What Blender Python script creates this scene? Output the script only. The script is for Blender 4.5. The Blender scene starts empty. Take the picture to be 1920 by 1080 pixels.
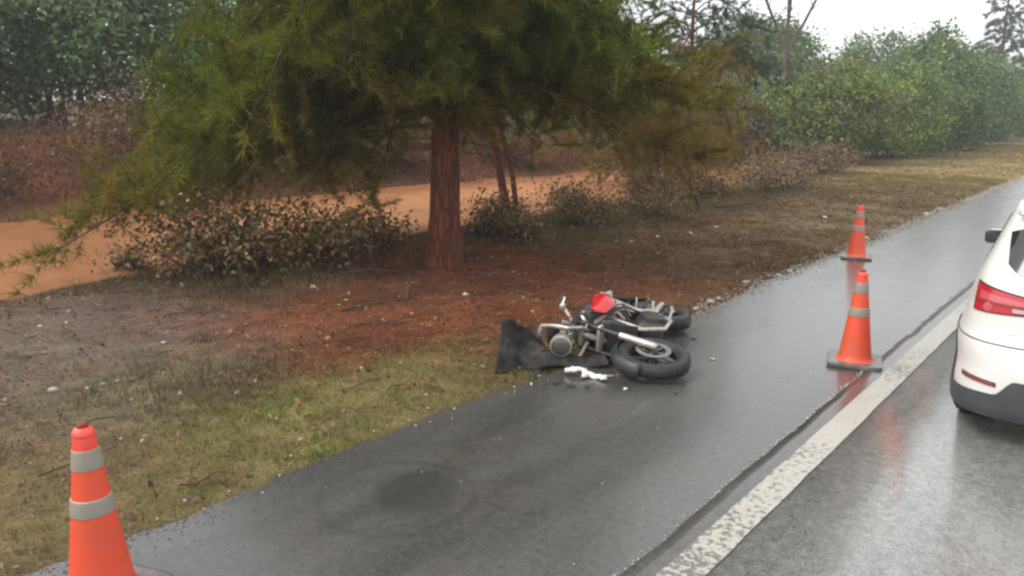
import bpy, math, random
import numpy as np
from mathutils import Vector, Matrix, Quaternion

random.seed(7)
RNG = np.random.default_rng(11)
R = math.radians
scene = bpy.context.scene
col = scene.collection

# ------------------------------------------------------------------ camera
CAM_H = 1.88
cam_d = bpy.data.cameras.new('camera')
cam = bpy.data.objects.new('camera', cam_d)
col.objects.link(cam)
cam.location = (0, 0, CAM_H)
cam.rotation_euler = (R(90 - 12.257), 0, R(39.65))
cam_d.sensor_width = 36.0
cam_d.lens = 36.0 * 1450.0 / 1920.0
cam_d.clip_start = 0.05
cam_d.clip_end = 3000
scene.camera = cam

# ------------------------------------------------------------------ sky + sun
SUN_EL, SUN_AZ = 52.0, 215.0          # overcast: high, soft, from behind the lane side
w = bpy.data.worlds.new('World')
scene.world = w
w.use_nodes = True
nt = w.node_tree
for n in list(nt.nodes):
    nt.nodes.remove(n)
sky = nt.nodes.new('ShaderNodeTexSky')
sky.sky_type = 'NISHITA'
sky.sun_disc = False
sky.sun_elevation = R(SUN_EL)
sky.sun_rotation = R(SUN_AZ)
sky.air_density = 1.0
sky.dust_density = 2.0
sky.ozone_density = 1.0
hsv = nt.nodes.new('ShaderNodeHueSaturation')
hsv.inputs['Saturation'].default_value = 0.14       # a closed cloud cover has no blue
bg = nt.nodes.new('ShaderNodeBackground')
bg.inputs['Strength'].default_value = 0.15
wo = nt.nodes.new('ShaderNodeOutputWorld')
nt.links.new(sky.outputs[0], hsv.inputs['Color'])
cov = nt.nodes.new('ShaderNodeMix')                  # even cloud cover over the whole dome
cov.data_type = 'RGBA'
cov.inputs[0].default_value = 0.6
cov.inputs[7].default_value = (5.0, 5.1, 5.15, 1)
nt.links.new(hsv.outputs[0], cov.inputs[6])
nt.links.new(cov.outputs[2], bg.inputs[0])
nt.links.new(bg.outputs[0], wo.inputs[0])

sun_d = bpy.data.lights.new('sun', 'SUN')
sun_d.energy = 0.8
sun_d.angle = R(25)
sun_d.color = (1.0, 0.965, 0.9)
sun = bpy.data.objects.new('sun', sun_d)
col.objects.link(sun)
# sky sun_rotation is clockwise from +Y seen from above
sd = Vector((math.sin(R(SUN_AZ)) * math.cos(R(SUN_EL)), math.cos(R(SUN_AZ)) * math.cos(R(SUN_EL)), math.sin(R(SUN_EL))))
sun.rotation_euler = sd.to_track_quat('Z', 'Y').to_euler()
sun.location = (0, 0, 30)

vs = scene.view_settings
vs.view_transform = 'Standard'
vs.look = 'None'
vs.exposure = 1.1
vs.gamma = 1.0
vs.use_curve_mapping = False
scene.render.engine = 'CYCLES'
cy = scene.cycles
cy.use_denoising = True
cy.filter_width = 2.4
cy.max_bounces = 4
cy.diffuse_bounces = 2
cy.glossy_bounces = 2
cy.transmission_bounces = 4
cy.transparent_max_bounces = 6
cy.volume_bounces = 0
cy.caustics_reflective = False
cy.caustics_refractive = False


# ------------------------------------------------------------------ helpers
def lin(r, g, b):
    def f(c):
        c /= 255.0
        return c / 12.92 if c <= 0.04045 else ((c + 0.055) / 1.055) ** 2.4
    return (f(r), f(g), f(b))


def tag(o, label=None, cat=None, group=None, kind=None):
    if label:
        o['label'] = label
    if cat:
        o['category'] = cat
    if group:
        o['group'] = group
    if kind:
        o['kind'] = kind
    return o


def empty(name, loc=(0, 0, 0), rz=0.0):
    o = bpy.data.objects.new(name, None)
    o.empty_display_size = 0.1
    col.objects.link(o)
    o.location = loc
    o.rotation_euler = (0, 0, rz)
    return o


def vnoise(x, y, scale=1.0, seed=0):
    x = np.asarray(x, float) / scale + 1000.3 + seed * 17.7
    y = np.asarray(y, float) / scale + 1000.7 + seed * 9.1
    xi = np.floor(x).astype(np.int64)
    yi = np.floor(y).astype(np.int64)
    fx = x - xi
    fy = y - yi
    fx = fx * fx * (3 - 2 * fx)
    fy = fy * fy * (3 - 2 * fy)

    def h(a, b):
        v = np.sin(a * 127.1 + b * 311.7 + seed * 74.7) * 43758.5453
        return v - np.floor(v)
    a = h(xi, yi); b = h(xi + 1, yi); c = h(xi, yi + 1); d = h(xi + 1, yi + 1)
    return (a * (1 - fx) + b * fx) * (1 - fy) + (c * (1 - fx) + d * fx) * fy - 0.5


def fbm(x, y, scale, oct=3, seed=0):
    t = 0
    a = 1.0
    for i in range(oct):
        t = t + a * vnoise(x, y, scale, seed + i)
        scale *= 0.5
        a *= 0.5
    return t


def sstep(a, b, x):
    t = np.clip((np.asarray(x, float) - a) / (b - a), 0, 1)
    return t * t * (3 - 2 * t)


class MB:
    """collects shapes and links them as one mesh object"""
    def __init__(self):
        self.v = []
        self.f = []

    def add(self, vs_, fs_):
        b = len(self.v)
        self.v += [tuple(p) for p in vs_]
        self.f += [tuple(b + i for i in f) for f in fs_]
        return self

    def box(self, c, s, rot=None):
        c = Vector(c)
        m = rot.to_matrix() if rot is not None else Matrix.Identity(3)
        p = [c + m @ Vector((sx * s[0] / 2, sy * s[1] / 2, sz * s[2] / 2)) for sx in (-1, 1) for sy in (-1, 1) for sz in (-1, 1)]
        return self.add(p, [(0, 1, 3, 2), (4, 6, 7, 5), (0, 4, 5, 1), (2, 3, 7, 6), (0, 2, 6, 4), (1, 5, 7, 3)])

    def rbox(self, c, s, e=5.0, rot=None, nu=20, nv=12):
        c = Vector(c)
        m = rot.to_matrix() if rot is not None else Matrix.Identity(3)
        sp = lambda a: math.copysign(abs(a) ** (2.0 / e), a)
        p = []
        for j in range(nv + 1):
            ph = -math.pi / 2 + math.pi * j / nv
            for i in range(nu):
                th = 2 * math.pi * (i + 0.5) / nu
                q = Vector((sp(math.cos(ph)) * sp(math.cos(th)) * s[0] / 2, sp(math.cos(ph)) * sp(math.sin(th)) * s[1] / 2, sp(math.sin(ph)) * s[2] / 2))
                p.append(c + m @ q)
        f = [(j * nu + i, j * nu + (i + 1) % nu, (j + 1) * nu + (i + 1) % nu, (j + 1) * nu + i) for j in range(nv) for i in range(nu)]
        return self.add(p, f)

    def tube(self, path, rad, sides=8, cap=True):
        path = [Vector(p) for p in path]
        n = len(path)
        if not hasattr(rad, '__len__'):
            rad = [rad] * n
        vs_ = []
        ref = None
        for i, p in enumerate(path):
            d = (path[min(i + 1, n - 1)] - path[max(i - 1, 0)])
            if d.length < 1e-9:
                d = Vector((0, 0, 1))
            d.normalize()
            if ref is None:
                ref = d.orthogonal().normalized()
            ref = (ref - d * ref.dot(d))
            if ref.length < 1e-6:
                ref = d.orthogonal()
            ref.normalize()
            b = d.cross(ref)
            for k in range(sides):
                a = 2 * math.pi * k / sides
                vs_.append(p + (ref * math.cos(a) + b * math.sin(a)) * rad[i])
        fs = [(i * sides + k, i * sides + (k + 1) % sides, (i + 1) * sides + (k + 1) % sides, (i + 1) * sides + k) for i in range(n - 1) for k in range(sides)]
        if cap:
            fs.append(tuple(range(sides - 1, -1, -1)))
            fs.append(tuple((n - 1) * sides + k for k in range(sides)))
        return self.add(vs_, fs)

    def lathe(self, prof, o=(0, 0, 0), ax=(0, 0, 1), segs=32, cap=True):
        o = Vector(o)
        ax = Vector(ax).normalized()
        u = ax.orthogonal().normalized()
        v = ax.cross(u)
        vs_ = []
        for r, h in prof:
            for k in range(segs):
                a = 2 * math.pi * k / segs
                vs_.append(o + ax * h + (u * math.cos(a) + v * math.sin(a)) * r)
        n = len(prof)
        fs = [(i * segs + k, i * segs + (k + 1) % segs, (i + 1) * segs + (k + 1) % segs, (i + 1) * segs + k) for i in range(n - 1) for k in range(segs)]
        if cap:
            fs.append(tuple(range(segs - 1, -1, -1)))
            fs.append(tuple((n - 1) * segs + k for k in range(segs)))
        return self.add(vs_, fs)

    def torus(self, o, ax, R_, rx, ry, segs=40, sub=12):
        """ring about ax; rx: half width along axis, ry: radial half height"""
        o = Vector(o); ax = Vector(ax).normalized()
        u = ax.orthogonal().normalized(); v = ax.cross(u)
        vs_ = []
        for i in range(segs):
            a = 2 * math.pi * i / segs
            d = u * math.cos(a) + v * math.sin(a)
            for k in range(sub):
                b = 2 * math.pi * k / sub
                vs_.append(o + d * (R_ + ry * math.cos(b)) + ax * (rx * math.sin(b)))
        fs = [(i * sub + k, ((i + 1) % segs) * sub + k, ((i + 1) % segs) * sub + (k + 1) % sub, i * sub + (k + 1) % sub) for i in range(segs) for k in range(sub)]
        return self.add(vs_, fs)

    def grid(self, fn, nu, nv, thick=None):
        vs_ = [fn(i / nu, j / nv) for j in range(nv + 1) for i in range(nu + 1)]
        W = nu + 1
        fs = [(j * W + i, j * W + i + 1, (j + 1) * W + i + 1, (j + 1) * W + i) for j in range(nv) for i in range(nu)]
        return self.add(vs_, fs)

    def xf(self, fn):
        self.v = [tuple(fn(Vector(p))) for p in self.v]
        return self

    def build(self, name, mat, parent=None, smooth=True, angle=40, solid=None):
        me = bpy.data.meshes.new(name)
        me.from_pydata(self.v, [], self.f)
        me.update()
        o = bpy.data.objects.new(name, me)
        col.objects.link(o)
        me.materials.append(mat)
        if smooth:
            me.shade_smooth()
            me.set_sharp_from_angle(angle=R(angle))
        if solid:
            m = o.modifiers.new('thickness', 'SOLIDIFY')
            m.thickness = solid
            m.offset = 0
        if parent:
            o.parent = parent
        return o


def soup(name, V, tint, mat, parent=None, nv=3):
    """V: (n, nv, 3) separate polygons, tint: (n,3) colour per polygon"""
    n = len(V)
    me = bpy.data.meshes.new(name)
    me.vertices.add(n * nv)
    me.vertices.foreach_set('co', np.ascontiguousarray(V, np.float32).reshape(-1))
    me.loops.add(n * nv)
    me.loops.foreach_set('vertex_index', np.arange(n * nv, dtype=np.int32))
    me.polygons.add(n)
    me.polygons.foreach_set('loop_start', np.arange(0, n * nv, nv, dtype=np.int32))
    me.update(calc_edges=True)
    at = me.attributes.new('tint', 'FLOAT_COLOR', 'POINT')
    c = np.ones((n, nv, 4), np.float32)
    c[:, :, :3] = np.asarray(tint, np.float32)[:, None, :]
    at.data.foreach_set('color', c.reshape(-1))
    me.materials.append(mat)
    o = bpy.data.objects.new(name, me)
    col.objects.link(o)
    if parent:
        o.parent = parent
    return o


# ------------------------------------------------------------------ materials
def mat_new(name):
    m = bpy.data.materials.new(name)
    m.use_nodes = True
    t = m.node_tree
    b = t.nodes['Principled BSDF']
    return m, t, b


def nd(t, typ, **kw):
    n = t.nodes.new(typ)
    for k, v in kw.items():
        if k in n.inputs:
            n.inputs[k].default_value = v
        else:
            setattr(n, k, v)
    return n


def ramp(t, fac, stops):
    r = t.nodes.new('ShaderNodeValToRGB')
    e = r.color_ramp.elements
    while len(e) < len(stops):
        e.new(0.5)
    for i, (p, c) in enumerate(stops):
        e[i].position = p
        e[i].color = (*c, 1) if len(c) == 3 else c
    t.links.new(fac, r.inputs[0])
    return r


def mix(t, fac, a, b, mode='MIX'):
    m = t.nodes.new('ShaderNodeMix')
    m.data_type = 'RGBA'
    m.blend_type = mode
    for sock, val in ((m.inputs[0], fac), (m.inputs[6], a), (m.inputs[7], b)):
        if hasattr(val, 'is_output'):
            t.links.new(val, sock)
        elif isinstance(val, (int, float)):
            sock.default_value = val
        else:
            sock.default_value = (*val, 1)
    return m.outputs[2]


def noise(t, scale, detail=4, rough=0.55, vec=None, dim='3D'):
    n = nd(t, 'ShaderNodeTexNoise', Scale=scale, Detail=detail, Roughness=rough)
    if vec is not None:
        t.links.new(vec, n.inputs['Vector'])
    return n.outputs[0]


def bump(t, b, height, strength=0.5, dist=0.01):
    n = nd(t, 'ShaderNodeBump', Strength=strength, Distance=dist)
    t.links.new(height, n.inputs['Height'])
    t.links.new(n.outputs[0], b.inputs['Normal'])
    return n


def simple(name, rgb, rough=0.5, metal=0.0, dirt=0.25, dirt_col=(0.10, 0.075, 0.055), scale=14, coat=0.0, spec=0.5, b_s=0.0):
    m, t, b = mat_new(name)
    g = nd(t, 'ShaderNodeNewGeometry')
    nz = noise(t, scale, 5, 0.6, g.outputs['Position'])
    r = ramp(t, nz, [(0.42, (0, 0, 0)), (0.75, (1, 1, 1))])
    mm = t.nodes.new('ShaderNodeMath'); mm.operation = 'MULTIPLY'; mm.inputs[1].default_value = dirt
    t.links.new(r.outputs[0], mm.inputs[0])
    c = mix(t, mm.outputs[0], rgb, dirt_col)
    t.links.new(c, b.inputs['Base Color'])
    b.inputs['Metallic'].default_value = metal
    b.inputs['Coat Weight'].default_value = coat
    b.inputs['Coat Roughness'].default_value = 0.08
    b.inputs['Specular IOR Level'].default_value = spec
    rr = nd(t, 'ShaderNodeMapRange')
    rr.inputs['To Min'].default_value = max(0.02, rough - 0.08)
    rr.inputs['To Max'].default_value = min(1, rough + 0.15)
    t.links.new(nz, rr.inputs[0])
    t.links.new(rr.outputs[0], b.inputs['Roughness'])
    if b_s:
        bump(t, b, noise(t, scale * 6, 3, 0.6, g.outputs['Position']), b_s, 0.004)
    return m


def foliage_mat(name, trans=0.3, rough=0.6, spec=0.25, vary=0.35, scale=1.3):
    m, t, b = mat_new(name)
    a = nd(t, 'ShaderNodeAttribute', attribute_name='tint')
    g = nd(t, 'ShaderNodeNewGeometry')
    nz = noise(t, scale, 3, 0.6, g.outputs['Position'])
    hs = nd(t, 'ShaderNodeHueSaturation')
    mr = nd(t, 'ShaderNodeMapRange')
    mr.inputs['From Min'].default_value = 0.3
    mr.inputs['From Max'].default_value = 0.7
    mr.inputs['To Min'].default_value = 1 - vary
    mr.inputs['To Max'].default_value = 1 + vary
    t.links.new(nz, mr.inputs[0])
    t.links.new(mr.outputs[0], hs.inputs['Value'])
    t.links.new(a.outputs['Color'], hs.inputs['Color'])
    t.links.new(hs.outputs[0], b.inputs['Base Color'])
    b.inputs['Roughness'].default_value = rough
    b.inputs['Specular IOR Level'].default_value = spec
    tr = nd(t, 'ShaderNodeBsdfTranslucent')
    t.links.new(hs.outputs[0], tr.inputs[0])
    ms = nd(t, 'ShaderNodeMixShader')
    ms.inputs[0].default_value = trans
    out = t.nodes['Material Output']
    t.links.new(b.outputs[0], ms.inputs[1])
    t.links.new(tr.outputs[0], ms.inputs[2])
    t.links.new(ms.outputs[0], out.inputs[0])
    return m


def bark_mat(name, c1, c2, scale=9):
    m, t, b = mat_new(name)
    g = nd(t, 'ShaderNodeNewGeometry')
    mp = nd(t, 'ShaderNodeMapping')
    mp.inputs['Scale'].default_value = (1, 1, 0.22)
    t.links.new(g.outputs['Position'], mp.inputs['Vector'])
    nz = noise(t, scale, 6, 0.7, mp.outputs[0])
    vo = nd(t, 'ShaderNodeTexVoronoi', Scale=scale * 1.6)
    vo.feature = 'DISTANCE_TO_EDGE'
    t.links.new(mp.outputs[0], vo.inputs['Vector'])
    r = ramp(t, nz, [(0.3, c1), (0.7, c2)])
    cr = ramp(t, vo.outputs['Distance'], [(0.0, (0.35, 0.35, 0.35)), (0.16, (1, 1, 1))])
    c = mix(t, 1.0, r.outputs[0], cr.outputs[0], 'MULTIPLY')
    t.links.new(c, b.inputs['Base Color'])
    b.inputs['Roughness'].default_value = 0.85
    ad = t.nodes.new('ShaderNodeMath'); ad.operation = 'ADD'
    t.links.new(cr.outputs[0], ad.inputs[0]); t.links.new(nz, ad.inputs[1])
    bump(t, b, ad.outputs[0], 0.8, 0.02)
    return m


def asphalt_mat(name, base, wet_lo, wet_hi, cut, stain=None, agg=0.75, wetcol=0.62, bs=0.45, mud=None):
    m, t, b = mat_new(name)
    g = nd(t, 'ShaderNodeNewGeometry')
    P = g.outputs['Position']
    fine = noise(t, 120, 3, 0.75, P)
    mid = noise(t, 26, 4, 0.65, P)
    mp = nd(t, 'ShaderNodeMapping')
    mp.inputs['Scale'].default_value = (1, 0.22, 1)
    t.links.new(P, mp.inputs['Vector'])
    big = noise(t, 1.5, 5, 0.62, mp.outputs[0])
    vo = nd(t, 'ShaderNodeTexVoronoi', Scale=62.0)
    t.links.new(P, vo.inputs['Vector'])
    lo = tuple(c * (1 - agg) for c in base)
    hi = tuple(c * (1 + agg * 1.4) for c in base)
    c0 = ramp(t, fine, [(0.3, lo), (0.7, hi)]).outputs[0]
    c1 = ramp(t, mid, [(0.3, (0.66, 0.65, 0.64)), (0.7, (1.32, 1.30, 1.26))]).outputs[0]
    c = mix(t, 1.0, c0, c1, 'MULTIPLY')
    # pale stones in the aggregate
    sp = ramp(t, vo.outputs['Color'], [(0.9, (0, 0, 0)), (0.97, (1, 1, 1))]).outputs[0]
    sd_ = ramp(t, vo.outputs['Distance'], [(0.22, (1, 1, 1)), (0.34, (0, 0, 0))]).outputs[0]
    sm = mix(t, 1.0, sp, sd_, 'MULTIPLY')
    mm = t.nodes.new('ShaderNodeMath'); mm.operation = 'MULTIPLY'; mm.inputs[1].default_value = 0.7
    t.links.new(sm, mm.inputs[0])
    c = mix(t, mm.outputs[0], c, (0.30, 0.28, 0.25))
    wet = ramp(t, big, [(cut - 0.1, (0, 0, 0)), (cut + 0.12, (1, 1, 1))]).outputs[0]
    c = mix(t, wet, c, mix(t, 1.0, c, (wetcol, wetcol, wetcol), 'MULTIPLY'))
    if mud:
        mn = noise(t, 2.3, 5, 0.7, P)
        mr_ = ramp(t, mn, [(0.5, (0, 0, 0)), (0.72, (1, 1, 1))]).outputs[0]
        m2 = t.nodes.new('ShaderNodeMath'); m2.operation = 'MULTIPLY'; m2.inputs[1].default_value = 0.45
        t.links.new(mr_, m2.inputs[0])
        c = mix(t, m2.outputs[0], c, mud)
    if stain:
        for (sx, sy, r0, r1, amt, ring) in stain:
            vd = nd(t, 'ShaderNodeVectorMath', operation='DISTANCE')
            t.links.new(P, vd.inputs[0])
            vd.inputs[1].default_value = (sx, sy, 0.0)
            jn = noise(t, 9, 4, 0.6, P)
            ja = t.nodes.new('ShaderNodeMath'); ja.operation = 'MULTIPLY_ADD'
            ja.inputs[1].default_value = 0.05; t.links.new(jn, ja.inputs[0]); t.links.new(vd.outputs['Value'], ja.inputs[2])
            if ring:
                k = ramp(t, ja.outputs[0], [(0, (0, 0, 0)), (r0, (0, 0, 0)), ((r0 + r1) / 2, (amt,) * 3), (r1, (0, 0, 0))])
            else:
                k = ramp(t, ja.outputs[0], [(0, (amt,) * 3), (r0, (amt,) * 3), (r1, (0, 0, 0))])
            c = mix(t, k.outputs[0], c, tuple(x * 0.35 for x in base))
    t.links.new(c, b.inputs['Base Color'])
    rr = nd(t, 'ShaderNodeMapRange')
    rr.inputs['To Min'].default_value = wet_hi
    rr.inputs['To Max'].default_value = wet_lo
    t.links.new(wet, rr.inputs[0])
    ra = t.nodes.new('ShaderNodeMath'); ra.operation = 'MULTIPLY_ADD'
    ra.inputs[1].default_value = 0.12
    t.links.new(fine, ra.inputs[0]); t.links.new(rr.outputs[0], ra.inputs[2])
    t.links.new(ra.outputs[0], b.inputs['Roughness'])
    b.inputs['Specular IOR Level'].default_value = 0.5
    ad = t.nodes.new('ShaderNodeMath'); ad.operation = 'ADD'
    t.links.new(fine, ad.inputs[0]); t.links.new(mid, ad.inputs[1])
    bump(t, b, ad.outputs[0], bs, 0.006)
    return m


def soil_mat(name, attr=True, base=(0.2, 0.1, 0.05), bs=0.7, grain=0.45, rough=0.9):
    m, t, b = mat_new(name)
    g = nd(t, 'ShaderNodeNewGeometry')
    P = g.outputs['Position']
    n1 = noise(t, 3.2, 6, 0.7, P)
    n2 = noise(t, 42, 4, 0.7, P)
    n3 = noise(t, 160, 2, 0.6, P)
    if attr:
        a = nd(t, 'ShaderNodeAttribute', attribute_name='tint').outputs['Color']
    else:
        a = mix(t, 0.0, base, base)
    k1 = ramp(t, n1, [(0.3, (1 - grain,) * 3), (0.7, (1 + grain * 0.8,) * 3)]).outputs[0]
    k2 = ramp(t, n2, [(0.3, (1 - grain,) * 3), (0.7, (1 + grain,) * 3)]).outputs[0]
    k3 = ramp(t, n3, [(0.35, (0.75, 0.75, 0.75)), (0.7, (1.3, 1.28, 1.22))]).outputs[0]
    c = mix(t, 1.0, mix(t, 1.0, mix(t, 1.0, a, k1, 'MULTIPLY'), k2, 'MULTIPLY'), k3, 'MULTIPLY')
    t.links.new(c, b.inputs['Base Color'])
    b.inputs['Roughness'].default_value = rough
    b.inputs['Specular IOR Level'].default_value = 0.25
    ad = t.nodes.new('ShaderNodeMath'); ad.operation = 'ADD'
    t.links.new(n1, ad.inputs[0]); t.links.new(n2, ad.inputs[1])
    bump(t, b, ad.outputs[0], bs, 0.03)
    return m


M = {}
M['soil'] = soil_mat('verge_soil')
M['dirt'] = soil_mat('orange_dirt', bs=0.8, grain=0.30, rough=0.75)
M['shoulder'] = asphalt_mat('shoulder_asphalt', (0.074, 0.072, 0.068), 0.15, 0.40, 0.50, bs=0.6, stain=[(-2.74, 2.53, 0.22, 0.29, 0.58, False), (-2.78, 2.43, 0.38, 0.46, 0.36, True), (-2.85, 4.55, 0.10, 0.34, 0.55, False)], mud=(0.115, 0.088, 0.068))  # first two are a windscreen ring mark put into the asphalt; third is oil
M['lane'] = asphalt_mat('lane_asphalt', (0.215, 0.214, 0.206), 0.16, 0.36, 0.46, agg=0.75, wetcol=0.72, bs=0.8)
lane_b = M['lane'].node_tree.nodes['Principled BSDF']       # film of rain water
shb = M['shoulder'].node_tree.nodes['Principled BSDF']
shb.inputs['Coat Weight'].default_value = 0.9
shb.inputs['Coat Roughness'].default_value = 0.2
shb.inputs['Coat IOR'].default_value = 1.5
lane_b.inputs['Coat Weight'].default_value = 1.0
lane_b.inputs['Coat Roughness'].default_value = 0.21
lane_b.inputs['Coat IOR'].default_value = 1.7
M['needle'] = foliage_mat('pine_needles', 0.35, 0.8, 0.03, 0.45, 0.9)
M['leaf'] = foliage_mat('broad_leaves', 0.3, 0.45, 0.35, 0.35, 0.7)
M['grass'] = foliage_mat('grass_blades', 0.25, 0.7, 0.2, 0.3, 2.0)
M['bark'] = bark_mat('pine_bark', lin(84, 42, 25), lin(132, 72, 46), 9)
M['bark_dark'] = bark_mat('branch_bark', lin(50, 38, 28), lin(88, 66, 48), 14)
M['bark_grey'] = bark_mat('grey_bark', lin(70, 58, 48), lin(120, 104, 90), 12)
M['twig'] = simple('dead_twig', lin(78, 58, 44), 0.85, dirt=0.4, scale=30)
M['cone'] = simple('cone_orange', (0.78, 0.090, 0.040), 0.42, dirt=0.5, dirt_col=(0.40, 0.11, 0.06), scale=4.5, b_s=0.1)
M['cone_tip'] = simple('cone_tip_red', (0.86, 0.075, 0.05), 0.35, dirt=0.2, dirt_col=(0.7, 0.3, 0.25), scale=20)
M['cap'] = simple('cone_cap', (0.22, 0.03, 0.02), 0.5, dirt=0.5, dirt_col=(0.06, 0.03, 0.02), scale=20)
M['collar'] = simple('reflective_collar', (0.33, 0.30, 0.25), 0.4, dirt=0.35, dirt_col=(0.22, 0.19, 0.15), scale=22)
M['rubber'] = simple('black_rubber', (0.028, 0.028, 0.029), 0.55, dirt=0.5, dirt_col=(0.10, 0.085, 0.07), scale=18, b_s=0.25)
M['cone_base'] = simple('cone_base_wet', (0.11, 0.10, 0.095), 0.22, dirt=0.6, dirt_col=(0.30, 0.27, 0.24), scale=8)
M['tyre'] = simple('tyre_rubber', (0.018, 0.019, 0.020), 0.5, dirt=0.35, dirt_col=(0.06, 0.058, 0.055), scale=16, b_s=0.3)
M['silver'] = simple('silver_metal', (0.54, 0.49, 0.44), 0.36, metal=0.5, dirt=0.65, dirt_col=(0.30, 0.24, 0.19), scale=25)
M['chrome'] = simple('bright_metal', (0.75, 0.74, 0.72), 0.18, metal=0.9, dirt=0.2, scale=20)
M['steel'] = simple('worn_steel', (0.30, 0.29, 0.28), 0.3, metal=0.8, dirt=0.5, dirt_col=(0.08, 0.07, 0.06), scale=30)
M['engine'] = simple('dark_engine', (0.045, 0.043, 0.045), 0.45, metal=0.4, dirt=0.5, dirt_col=(0.13, 0.11, 0.10), scale=22, b_s=0.2)
M['blackp'] = simple('black_plastic', (0.022, 0.022, 0.024), 0.38, dirt=0.55, dirt_col=(0.085, 0.078, 0.07), scale=12)
M['gunmetal'] = simple('dark_tank_paint', (0.045, 0.040, 0.042), 0.3, dirt=0.3, coat=0.3, scale=12)
M['mattp'] = simple('scuffed_black_plastic', (0.026, 0.025, 0.025), 0.7, dirt=0.8, dirt_col=(0.10, 0.085, 0.072), scale=11, spec=0.2, b_s=0.3)
M['red'] = simple('red_paint', (0.52, 0.012, 0.018), 0.22, dirt=0.15, coat=0.6, scale=14)
M['white_plastic'] = simple('white_plastic', (0.72, 0.69, 0.64), 0.4, dirt=0.3, dirt_col=(0.35, 0.28, 0.22), scale=24)
M['lens'] = simple('headlamp_lens', (0.09, 0.085, 0.08), 0.12, dirt=0.4, coat=0.5, scale=20)
M['seat'] = simple('seat_vinyl', (0.025, 0.024, 0.025), 0.5, dirt=0.4, scale=14, b_s=0.2)
M['car'] = simple('white_car_paint', (0.80, 0.78, 0.74), 0.25, dirt=0.10, dirt_col=(0.55, 0.50, 0.44), coat=0.5, scale=4)
M['car_grey'] = simple('grey_bumper_plastic', (0.055, 0.058, 0.062), 0.42, dirt=0.5, dirt_col=(0.11, 0.105, 0.10), scale=7)
M['glass'] = simple('dark_glass', (0.018, 0.022, 0.026), 0.06, dirt=0.2, dirt_col=(0.06, 0.06, 0.06), coat=0.6, scale=6)
M['tail'] = simple('tail_lamp_red', (0.55, 0.02, 0.035), 0.12, dirt=0.05, coat=0.7, scale=10)
M['tail_pale'] = simple('tail_lamp_pale', (0.60, 0.10, 0.12), 0.15, dirt=0.05, coat=0.7, scale=10)
M['tail_dark'] = simple('reflector_red', (0.30, 0.06, 0.035), 0.25, dirt=0.3, scale=10)
M['lens_pale'] = simple('pale_lens', (0.55, 0.42, 0.42), 0.15, dirt=0.1, coat=0.6, scale=10)
M['stone'] = simple('pale_stone', (0.42, 0.38, 0.33), 0.8, dirt=0.5, dirt_col=(0.24, 0.17, 0.12), scale=30, b_s=0.5)
M['gravel'] = simple('grey_gravel', (0.38, 0.35, 0.31), 0.8, dirt=0.6, dirt_col=(0.14, 0.10, 0.075), scale=25)
M['crumbs'] = simple('brown_soil_crumbs', (0.105, 0.078, 0.052), 0.9, dirt=0.5, dirt_col=(0.06, 0.045, 0.032), scale=25)
M['paper'] = simple('white_litter', (0.74, 0.71, 0.66), 0.6, dirt=0.25, dirt_col=(0.42, 0.33, 0.26), scale=40)
M['grit'] = simple('pale_grit', (0.40, 0.37, 0.33), 0.7, dirt=0.5, dirt_col=(0.2, 0.18, 0.15), scale=30)
M['redlit'] = simple('red_litter', (0.62, 0.06, 0.03), 0.45, dirt=0.2, scale=30)


def paint_mat():
    m, t, b = mat_new('worn_white_paint')
    g = nd(t, 'ShaderNodeNewGeometry')
    P = g.outputs['Position']
    n1 = noise(t, 30, 5, 0.7, P)
    n2 = noise(t, 160, 2, 0.6, P)
    n3 = noise(t, 0.9, 3, 0.5, P)
    ad = t.nodes.new('ShaderNodeMath'); ad.operation = 'MULTIPLY_ADD'; ad.inputs[1].default_value = 0.8
    t.links.new(n3, ad.inputs[0]); t.links.new(n1, ad.inputs[2])
    k = ramp(t, ad.outputs[0], [(0.96, (0, 0, 0)), (1.08, (1, 1, 1))]).outputs[0]
    pa = ramp(t, n2, [(0.3, (0.31, 0.285, 0.245)), (0.7, (0.52, 0.49, 0.43))]).outputs[0]
    t.links.new(mix(t, k, pa, (0.15, 0.135, 0.12)), b.inputs['Base Color'])
    b.inputs['Roughness'].default_value = 0.35
    bump(t, b, n2, 0.3, 0.004)
    return m


M['paint'] = paint_mat()


# ------------------------------------------------------------------ terrain
def hgt(x, y):
    x = np.asarray(x, float); y = np.asarray(y, float)
    verge = sstep(-3.45, -4.6, x)
    z = -0.03 + verge * (0.05 + 0.09 * fbm(x, y, 2.2, 3, 3) + 0.035 * fbm(x, y, 0.45, 2, 8))
    # scraped bank beyond the dirt track
    n = fbm(x, y, 6.0, 3, 21)
    bk = sstep(-17.0 - 1.2 * n, -22.5 - 1.2 * n, x)
    z = z + bk * (1.5 + 0.5 * n + 0.25 * fbm(x, y, 1.3, 3, 31))
    z = z + sstep(-24, -60, x) * 1.6
    # track is slightly sunk
    tr = sstep(-9.2, -10.0, x) * sstep(-17.6, -16.6, x)
    z = z - tr * 0.05
    # far side of the carriageway
    z = np.where(x > -3.2, -0.04 - 0.15 * sstep(7.2, 9, x) + 0.2 * sstep(9, 30, x), z)
    return z


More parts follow.
